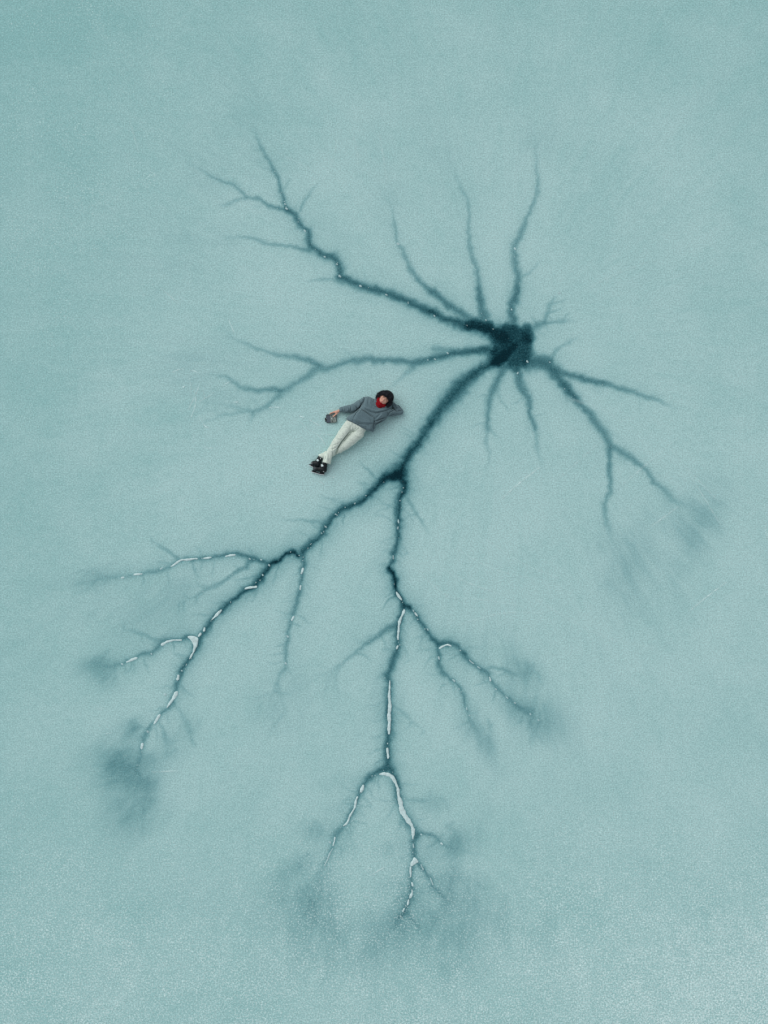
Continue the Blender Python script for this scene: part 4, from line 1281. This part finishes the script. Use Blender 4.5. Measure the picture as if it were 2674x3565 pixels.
def coons(name, vol, e_top, e_right, e_bot, e_left, lift, mat, parent, n=26):
    """four-sided cloth patch sewn on a garment; edges as polylines, top and bottom run left to right, sides run down"""
    def ev(pts, t):
        pts = np.array(pts, float)
        L = np.concatenate([[0], np.cumsum(np.linalg.norm(np.diff(pts, axis=0), axis=1))])
        return np.array([np.interp(t * L[-1], L, pts[:, 0]), np.interp(t * L[-1], L, pts[:, 1])])
    V, Q = [], []
    c00, c10, c01, c11 = map(np.array, (e_top[0], e_top[-1], e_bot[0], e_bot[-1]))
    for j in range(n + 1):
        for i in range(n + 1):
            u, v = i / n, j / n
            p = (1 - v) * ev(e_top, u) + v * ev(e_bot, u) + (1 - u) * ev(e_left, v) + u * ev(e_right, v) \
                - ((1 - u) * (1 - v) * c00 + u * (1 - v) * c10 + (1 - u) * v * c01 + u * v * c11)
            rim = min(i, j, n - i, n - j)
            V.append((p[0], p[1], vol.top(p[0], p[1])[0] + (lift if rim > 1 else (lift * .8 if rim == 1 else -3))))
    for j in range(n):
        for i in range(n):
            a = j * (n + 1) + i
            Q.append((a, a + 1, a + n + 2, a + n + 1))
    return add_mesh(name, V, Q, mat, parent)


coons('pocket', fl, [(905, 452), (935, 458), (1020, 510), (1104, 566)], [(1104, 566), (1098, 605), (1084, 640)],
      [(792, 592), (860, 636), (930, 655), (1000, 656), (1084, 640)], [(905, 452), (855, 485), (818, 530), (792, 592)], 5.0, m_fleece, fleece)
ribbon('seam', fl, [(905, 448), (938, 454), (1022, 506), (1106, 560)], 1.8, 6.0, m_stitch, fleece)
ribbon('seam', fl, [(938, 250), (905, 330), (888, 405)], 2.2, 2.0, m_rib, fleece)
ribbon('seam', fl, [(1262, 440), (1285, 490), (1272, 540)], 2.2, 2.0, m_rib, fleece)
ribbon('hem_band', fl, [(702, 578), (800, 630), (900, 683), (972, 718), (1056, 740)], 9, 3.0, m_rib, fleece)
ribbon('zip', fl, [(1136, 372), (1118, 388), (1098, 404)], 5, 3.0, m_rib, fleece)
for l_ in ([(1060, 382), (1078, 396)], [(1082, 392), (1100, 408)], [(1064, 398), (1092, 418)], [(1098, 404), (1120, 418)]):
    ribbon('embroidery', fl, l_, 2.4, 2.0, m_stitch, fleece)
blob('zip_pull', (1134, 362, fl.top(1134, 362)[0] + 6), (7, 5, 5), np.eye(3), m_silver, fleece, 6)
blob('zip_pull', (1112, 378, fl.top(1112, 378)[0] + 4), (4, 12, 3), np.array([[.7, .7, 0], [-.7, .7, 0], [0, 0, 1]]), m_stitch, fleece, 6)

cv = Vol((1060, 235, 20), (1380, 450, 230), 4.0)
cv.chain([(1112, 268, 84, 15), (1110, 305, 118, 17), (1124, 345, 146, 17), (1138, 366, 158, 14)], 8)
cv.chain([(1144, 370, 160, 13), (1190, 394, 162, 17), (1250, 404, 152, 18), (1302, 396, 118, 17), (1330, 380, 84, 15)], 8)
cv.chain([(1098, 290, 92, 13), (1108, 340, 124, 13), (1130, 378, 146, 12)], 10)
cv.chain([(1150, 388, 150, 12), (1220, 418, 150, 14), (1290, 418, 118, 14), (1336, 404, 80, 13)], 10)
add_skin('collar', cv.skin(), m_fleece, fleece, 1)
cf = Vol((560, 395, 0), (640, 495, 96), 3.0)
cf.chain([(606, 443, 45, 36), (590, 448, 43, 31)], 4)
Xc, Yc = cf.plan()
cf.cut((586 - Xc)[:, :, None] - 0 * cf.v)
cf.cut((Xc - 612)[:, :, None] - 0 * cf.v)
add_skin('cuff', cf.skin(), m_rib, fleece, 1)

# --- trousers, one leg crossed over the other
tr = Vol((255, 545, -8), (1040, 1265, 200), 4.5)
tr.chain([(865, 783, 78, 82), (765, 872, 72, 76), (672, 952, 66, 66), (585, 1010, 58, 57), (500, 1060, 50, 51), (400, 1086, 48, 46), (300, 1126, 46, 38)], 14)
leg = Vol((255, 545, -8), (1040, 1265, 200), 4.5)
leg.chain([(722, 688, 80, 84), (635, 800, 86, 74), (540, 925, 94, 62), (470, 1040, 108, 56), (425, 1130, 104, 58), (398, 1222, 84, 62)], 14)
leg.chain([(400, 1180, 50, 50), (396, 1225, 46, 52)], 12)
leg.cap((760, 648, 78), (880, 722, 78), 82, 84, 26)
leg.cap((775, 735, 74), (740, 775, 70), 46, 40, 14)
leg.cap((800, 620, 78), (905, 690, 78), 74, 78, 26)
X, Y = leg.plan()
cuff_d = ((Y - np.interp(X, [320, 335, 400, 462, 480], [1182, 1192, 1212, 1234, 1240])) * .95)
leg.cut(cuff_d[:, :, None] - 0 * leg.v)
cut2 = ((-(X - 300) * .62 + (Y - 1113) * .78) - 0) * 1.0
tr.cut(cut2[:, :, None] - 0 * tr.v)
kk_ = 4.0
hh_ = np.clip(.5 + .5 * (leg.v - tr.v) / kk_, 0, 1)
tr.v = leg.v * (1 - hh_) + tr.v * hh_ - kk_ * hh_ * (1 - hh_)
tr.cut((2 - tr.ax[2])[None, None, :])
TF = [
    (13, 7, [(746, 742), (715, 782), (668, 842), (618, 905), (580, 965), (545, 1035), (508, 1125)]),
    (6, 7, [(752, 672), (742, 712), (748, 752)]), (6, 6, [(748, 758), (800, 752), (842, 726), (882, 698)]), (6, 6, [(770, 740), (812, 722), (850, 690)]),
    (-6, 8, [(772, 690), (768, 720), (790, 742)]), (5, 6, [(700, 640), (735, 668), (742, 700)]), (5, 7, [(690, 690), (720, 715), (735, 745)]),
    (4, 7, [(600, 775), (650, 800), (680, 830)]), (4, 7, [(560, 870), (600, 880), (632, 880)]), (-4, 8, [(545, 840), (590, 856), (640, 850)]),
    (5, 7, [(470, 960), (520, 950), (575, 925)]), (5, 7, [(452, 1000), (490, 1010), (540, 985)]), (-4, 8, [(430, 1030), (480, 1040), (530, 1010)]),
    (6, 6, [(488, 960), (496, 1040), (488, 1100), (470, 1180)]), (4, 7, [(400, 1060), (390, 1130), (372, 1190)]), (4, 7, [(440, 1080), (440, 1150), (425, 1215)]),
    (-4, 7, [(415, 1050), (416, 1120), (400, 1200)]), (10, 8, [(575, 1005), (558, 1050), (528, 1108)]), (6, 7, [(612, 990), (640, 1000), (660, 1020)]),
    (5, 7, [(600, 1040), (580, 1070), (540, 1100)]), (5, 7, [(720, 860), (760, 880), (800, 900)]), (4, 7, [(700, 930), (735, 940), (770, 945)]),
    (5, 8, [(850, 760), (890, 790), (925, 800)]), (4, 7, [(820, 820), (860, 850), (890, 850)]), (-4, 9, [(800, 790), (850, 820), (890, 830)]),
    (3, 6, [(345, 1050), (350, 1085), (330, 1120)]), (3, 5, [(372, 1042), (352, 1070), (322, 1085)]),
    (5, 6, [(728, 612), (740, 640)]), (5, 6, [(775, 640), (782, 668)]), (5, 6, [(825, 668), (826, 695)]), (5, 6, [(870, 695), (862, 722)]), (5, 6, [(920, 720), (908, 748)]),
    (4, 6, [(640, 690), (668, 706), (700, 700)]),
]
tr.field(folds(tr, TF, 2.0) + 1.6 * value_noise(X * .7 + Y * .7, (X - Y) * .35, 44, 91, 2) + .9 * value_noise(X, Y, 22, 92), 15, 50)
trousers = add_skin('trousers', tr.skin(), m_pants, person, 1, label='cream wide trousers with the legs crossed at the ankles')
ribbon('hem_seam', tr, [(340, 1180), (400, 1199), (458, 1220)], 2.0, 1.5, m_pants, trousers)
ribbon('fly_seam', tr, [(756, 655), (744, 690), (746, 730)], 2.2, 2.0, m_pants, trousers)
ribbon('side_seam', tr, [(690, 640), (600, 745), (505, 890), (440, 985)], 2.0, 1.5, m_pants, trousers)

# --- neck warmer
gv = Vol((1090, 215, 30), (1330, 430, 250), 4.0)
gp = [(-72, -36, -30, 24), (-50, -76, 26, 27), (0, -90, 46, 29), (48, -80, 26, 27), (72, -52, -30, 24)]
gv.chain([tuple(hp(*p[:3])) + (p[3],) for p in gp], 10)
gv.cap(hp(0, -92, 6), hp(0, -122, -14), 62, 66, 12)
Xg, Yg = gv.plan()
gv.field(2.2 * np.sin(((Xg - HC[0]) * HR[1][0] + (Yg - HC[1]) * HR[1][1]) / 3.6), 40, 60)
add_skin('neck_warmer', gv.skin(), m_red, person, 1, label='dark red knitted neck warmer pulled up to the chin')


def fur(V, Q, n, ln, lean, seed, wd=1.5):
    """thin tapering tufts growing from a skin"""
    r = np.random.default_rng(seed)
    a, b, c = V[Q[:, 0]], V[Q[:, 1]], V[Q[:, 2]]
    N = np.cross(b - a, c - a)
    ar = np.linalg.norm(N, axis=1)
    N /= ar[:, None] + 1e-9
    cen = V[Q].mean(1)
    if (N * (cen - V.mean(0))).sum() < 0:
        N = -N
    pick = r.choice(len(Q), n, p=ar / ar.sum())
    base = cen[pick] + r.normal(0, 2, (n, 3))
    d = N[pick] + lean + r.normal(0, .33, (n, 3))
    d /= np.linalg.norm(d, axis=1)[:, None]
    side = np.cross(d, r.normal(0, 1, (n, 3)))
    side /= np.linalg.norm(side, axis=1)[:, None]
    l = ln * r.uniform(.6, 1.25, (n, 1))
    droop = np.array([0, 0, -.25])
    P0, P1 = base - side * wd, base + side * wd
    M = base + d * l * .55
    T = base + d * l + droop * l * .4
    VV = np.stack([P0, P1, M + side * wd * .7, M - side * wd * .7, T + side * .2, T - side * .2], 1).reshape(-1, 3)
    i = np.arange(n)[:, None] * 6
    return VV, np.concatenate([i + np.array([[0, 1, 2, 3]]), i + np.array([[3, 2, 4, 5]])])


# --- fur hat with ear flaps
hv_ = Vol((1080, 110, -8), (1430, 420, 276), 4.0)
hv_.ell(hp(8, 62, -12), (96, 80, 84), HR, 4)
X3, Y3, Z3 = hv_.grid((slice(None),) * 3)
lu = (X3 - HC[0]) * HR[1][0] + (Y3 - HC[1]) * HR[1][1] + (Z3 - HC[2]) * HR[1][2]
lo_ = (X3 - HC[0]) * HR[2][0] + (Y3 - HC[1]) * HR[2][1] + (Z3 - HC[2]) * HR[2][2]
hv_.cut((8 + .42 * lo_ - lu) * .92)
hv_.cut((2 - hv_.ax[2])[None, None, :])
hat = add_skin('fur_hat', hv_.skin(), m_crown, person, 1, label='black fur trapper hat with furry brim and ear flaps')


def fur_part(name, pts, n, ln, lean, seed):
    v = Vol((1060, 90, -8), (1440, 440, 290), 4.0)
    v.chain([tuple(hp(*p[:3])) + (p[3],) for p in pts], 10)
    V, Q = v.skin()
    V = relax(V, Q, 1)
    FV_, FQ = fur(V, Q, n, ln, lean, seed)
    add_mesh(name, np.concatenate([V, FV_]), np.concatenate([Q, FQ + len(V)]), m_fur, hat)


fur_part('fur_brim', [(-88, 34, 8, 25), (-62, 66, 50, 29), (-14, 82, 72, 31), (38, 80, 66, 31), (78, 54, 24, 27)], 4200, 17, .5 * HR[2] - .35 * HR[1], 5)
fur_part('ear_flap', [(-90, 30, 0, 24), (-98, -4, -10, 26), (-96, -42, -24, 22)], 1800, 15, .3 * HR[2] - .5 * HR[1], 6)
fur_part('ear_flap', [(86, 36, 4, 24), (96, -6, -8, 27), (90, -56, -16, 25)], 2000, 16, .3 * HR[2] - .5 * HR[1], 7)


# --- ice skates
def sk(x, y):
    return (83 + .3 * x, 995.4 + .3 * y)


def prism(poly, z0, z1, c=.0):
    """upright slab with a plan outline in skate close-up units"""
    n = len(poly)
    P = [sk(*p) for p in poly]
    cx_, cy_ = sum(p[0] for p in P) / n, sum(p[1] for p in P) / n
    V, Q = [], []
    for z, s_ in ((z0, 1), (z1 - 1.5, 1), (z1, .96)):
        for p in P:
            V.append((cx_ + (p[0] - cx_) * s_, cy_ + (p[1] - cy_) * s_, z))
    for r in range(2):
        for i in range(n):
            j = (i + 1) % n
            Q.append((r * n + i, r * n + j, (r + 1) * n + j, (r + 1) * n + i))
    V += [(cx_, cy_, z1), (cx_, cy_, z0)]
    for i in range(0, n, 1):
        j = (i + 1) % n
        Q.append((2 * n + i, 2 * n + j, 3 * n, 3 * n))
        Q.append((j, i, 3 * n + 1, 3 * n + 1))
    # triangles written as quads with a repeated corner are split off below
    return V, Q


def band(pts, w, z0, z1):
    """slab following a line (skate close-up units), half width w"""
    V, Q = [], []
    n = len(pts)
    for i in range(n):
        a, b = pts[max(0, i - 1)], pts[min(n - 1, i + 1)]
        d = math.hypot(b[0] - a[0], b[1] - a[1])
        nx, ny = -(b[1] - a[1]) / d, (b[0] - a[0]) / d
        ww = w[i] if isinstance(w, (list, tuple)) else w
        for u, z in ((-1, z0), (-1, z1 - 1), (-.8, z1), (.8, z1), (1, z1 - 1), (1, z0)):
            p = sk(pts[i][0] + nx * u * ww, pts[i][1] + ny * u * ww)
            V.append((p[0], p[1], z))
    for i in range(n - 1):
        for j in range(6):
            k = (j + 1) % 6
            Q.append((i * 6 + j, i * 6 + k, (i + 1) * 6 + k, (i + 1) * 6 + j))
    Q += [(0, 1, 2, 3), (0, 3, 4, 5)]
    e = (n - 1) * 6
    Q += [(e + 3, e + 2, e + 1, e), (e + 5, e + 4, e + 3, e)]
    return V, Q


def merge(parts):
    V, Q = [], []
    for v, q in parts:
        Q += [tuple(i + len(V) for i in f) for f in q]
        V += list(v)
    return V, Q


def skate(label, ankle, heel, ball, toe, zs, blade, pillars, tongue, laces, panel, dots):
    v = Vol((110, 1095, -4), (440, 1420, 130), 3.0)
    A, Hh, Bb, T = (sk(*p) for p in (ankle, heel, ball, toe))
    za, zh, zt = zs
    v.chain([A + (za, 38), ((A[0] + Hh[0]) / 2, (A[1] + Hh[1]) / 2, (za + zh) / 2, 37), Hh + (zh, 37)], 8)
    v.chain([Hh + (zh, 36), ((Hh[0] + Bb[0]) / 2, (Hh[1] + Bb[1]) / 2, (zt + zh) / 2, 36), Bb + (zt, 33), T + (zt, 28)], 14)
    v.cap((A[0] * .55 + Bb[0] * .45, A[1] * .55 + Bb[1] * .45, (za + zt) / 2), (Hh[0], Hh[1], zh), 27, 28, 14)
    v.cut((1.5 - v.ax[2])[None, None, :])
    X, Y = v.plan()
    P = lambda l: [sk(*p) for p in l]
    f = np.zeros(X.shape)
    for l in panel:
        d, _ = pdist(X, Y, P(l))
        f += 2.6 * np.exp(-(d / 3.0) ** 2)
    v.field(f, 20, 30)
    boot = add_skin('ice_skate', v.skin(), m_boot, person, 1, label=label)
    toe_v = Vol((110, 1095, -4), (440, 1420, 130), 3.0)
    toe_v.cap(((Bb[0] * .6 + T[0] * .4), (Bb[1] * .6 + T[1] * .4), zt + .5), T + (zt + .5,), 32.5, 29.5, 4)
    toe_v.cut((1.5 - toe_v.ax[2])[None, None, :])
    add_skin('toe_cap', toe_v.skin(), m_bgrey, boot, 1)
    zb = zt + 2
    V, Q = merge([band([(p[0] + 6, p[1] - 20) for p in blade], [26] + [30] * (len(blade) - 2) + [28], zb - 7, zb + 7)] + [band(p, w, zb - 9, zb + 9) for p, w in pillars])
    add_mesh('blade_holder', V, Q, m_boot, boot, smooth=False)
    V, Q = band([(p[0], p[1] + 12) for p in blade], 17, zb - 2.2, zb + 2.2)
    add_mesh('blade', V, Q, m_steel, boot, smooth=False)
    for t in tongue:
        tt_ = P(t)
        coons('tongue', v, [tt_[0], tt_[1]], [tt_[1], tt_[2]], [tt_[3], tt_[2]], [tt_[0], tt_[3]], 3.0, m_felt, boot, 8)
    for l in laces:
        ribbon('lace', v, P(l), 2.2, 2.5, m_bgrey, boot, step=3)
    for d in dots:
        p = sk(*d)
        blob('rivet', (p[0], p[1], v.top(*p)[0] + 1), (5, 5, 3), np.eye(3), m_silver, boot, 5)


skate('black ice skate of the upper crossed leg, its blade side on to the lake', (985, 745), (945, 1050), (600, 1000), (500, 985), (72, 46, 36),
      [(335, 1120), (480, 1165), (740, 1240), (955, 1265)],
      [([(440, 1060), (440, 1150)], 60), ([(560, 1090), (470, 1160)], 30), ([(880, 1110), (870, 1235)], 75), ([(760, 1150), (810, 1240)], 34)],
      [[(780, 775), (860, 765), (940, 860), (815, 915)]],
      [[(700, 835), (770, 930)], [(640, 850), (690, 930)], [(1000, 700), (900, 720)]],
      [[(780, 790), (790, 960), (740, 1110)], [(620, 930), (560, 1000), (590, 1080)], [(1060, 880), (960, 1000), (930, 1120)], [(900, 930), (1000, 850)]],
      [(920, 1130), (895, 705)])
skate('black ice skate of the lower crossed leg, partly behind the other skate', (735, 500), (640, 770), (470, 725), (405, 730), (56, 36, 34),
      [(228, 795), (380, 880), (620, 1000)],
      [([(360, 800), (320, 850)], 44), ([(560, 880), (530, 940)], 50)],
      [[(545, 580), (625, 512), (722, 590), (650, 655)], [(745, 455), (790, 470), (810, 540), (760, 520)]],
      [[(520, 640), (590, 720)], [(470, 680), (520, 760)], [(560, 600), (640, 680)]],
      [[(480, 620), (430, 700), (440, 800)], [(700, 420), (560, 560), (430, 620)], [(620, 690), (600, 800)]],
      [(350, 720)])

# ------------------------------------------------------------------ remote controller and phone
CR = PW(np.array([ch(635, 600, 0)]))[0]
CANG = math.radians(5.2)
ctrl = bpy.data.objects.new('remote_controller', None)
col.objects.link(ctrl)
ctrl.location = CR
ctrl.rotation_euler = (0, 0, CANG)
ctrl['label'] = 'grey two-stick remote controller held in the outstretched hand'
ctrl['category'] = 'controller'
m_ctrl = simple_mat("controller_grey", (0.165, 0.205, 0.185, 1), rough=.55, spec=.4, var=.06, scale=50)
m_black = simple_mat("black_plastic", (0.010, 0.012, 0.014, 1), rough=.45, spec=.4, var=.2)
m_btn = simple_mat("pale_button", (0.72, 0.76, 0.74, 1), rough=.4, var=.03)
m_glass = simple_mat("phone_glass", (0.055, 0.075, 0.095, 1), rough=.18, spec=.6, var=.08, scale=20)


def slab(lx, ly, z0, z1, r, bev, n=8, taper=0.0):
    """rounded-corner slab centred on its origin, softened top and bottom edges"""
    ring = []
    for cx_, cy_, a0 in ((lx - r, ly - r, 0), (-lx + r, ly - r, 90), (-lx + r, -ly + r, 180), (lx - r, -ly + r, 270)):
        for i in range(n + 1):
            a = math.radians(a0 + 90 * i / n)
            ring.append((cx_ + r * math.cos(a), cy_ + r * math.sin(a)))
    m = len(ring)
    V, Q = [], []
    lv = [(z0, bev), (z0 + bev * .3, bev * .3), (z0 + bev, 0), (z1 - bev, 0), (z1 - bev * .3, bev * .3), (z1, bev)]
    for z, ins in lv:
        for x, y in ring:
            V.append((x * (1 - ins / lx), y * (1 - ins / ly), z - taper * x))
    for i in range(len(lv) - 1):
        for j in range(m):
            k = (j + 1) % m
            Q.append((i * m + j, i * m + k, (i + 1) * m + k, (i + 1) * m + j))
    me = bpy.data.meshes.new('slab')
    faces = [tuple(q) for q in Q] + [tuple(range((len(lv) - 1) * m, len(lv) * m)), tuple(range(m))[::-1]]
    me.from_pydata(V, [], faces)
    me.update()
    for p in me.polygons:
        p.use_smooth = len(p.vertices) == 4
    return me


def place(name, me, mat, parent, loc, rz=0.0):
    o = link(name, me, mat, parent)
    o.location = loc
    o.rotation_euler = (0, 0, rz)
    return o


def disc(r, z0, z1, bev=.0008):
    return slab(r, r, z0, z1, r * .999, bev, 6)


place('housing', slab(.050, .070, .004, .036, .018, .007), m_ctrl, ctrl, (0, 0, 0))
place('grip', slab(.014, .060, .006, .030, .012, .006), m_black, ctrl, (.040, 0, -.002))
for (x, y) in ((-.032, .0486), (-.022, -.0417)):
    st = place('joystick', disc(.0098, .034, .0385), m_black, ctrl, (x, y, 0))
    place('stick_cap', disc(.0045, .038, .050), m_black, st, (0, 0, 0))
place('button', disc(.0062, .035, .0378), m_btn, ctrl, (-.028, .0023, 0))
place('button', disc(.0038, .035, .0375), m_black, ctrl, (0, .0075, 0))
place('button', disc(.0038, .035, .0375), m_black, ctrl, (.0023, -.0176, 0))
place('button', slab(.0035, .0075, .035, .0368, .003, .0006), m_btn, ctrl, (.022, .009, 0))
place('phone_arm', slab(.046, .012, .010, .0215, .005, .002), m_black, ctrl, (-.092, -.008, 0))
place('phone_clamp', slab(.0085, .030, .010, .040, .004, .002), m_black, ctrl, (-.1335, -.010, 0))
place('cable_plug', slab(.011, .0075, .020, .036, .004, .002), m_black, ctrl, (-.093, .0735, 0))
place('cable_plug', slab(.008, .010, .018, .034, .003, .002), m_black, ctrl, (-.069, .066, 0))
place('lanyard_mark', slab(.0015, .010, .035, .0363, .001, .0003), m_btn, ctrl, (.030, -.030, 0))

ph = bpy.data.objects.new('smartphone', None)
col.objects.link(ph)
pr = PW(np.array([ch(455, 606, 0)]))[0]
ph.location = (pr[0], pr[1], .022)
ph.rotation_euler = (0, 0, CANG)
ph['label'] = 'dark smartphone clamped upright to the side of the controller'
ph['category'] = 'phone'
place('case', slab(.036, .068, 0, .009, .008, .0015), m_black, ph, (0, 0, 0))
place('screen', slab(.0325, .060, .0085, .0096, .005, .0002), m_glass, ph, (.001, 0, 0))
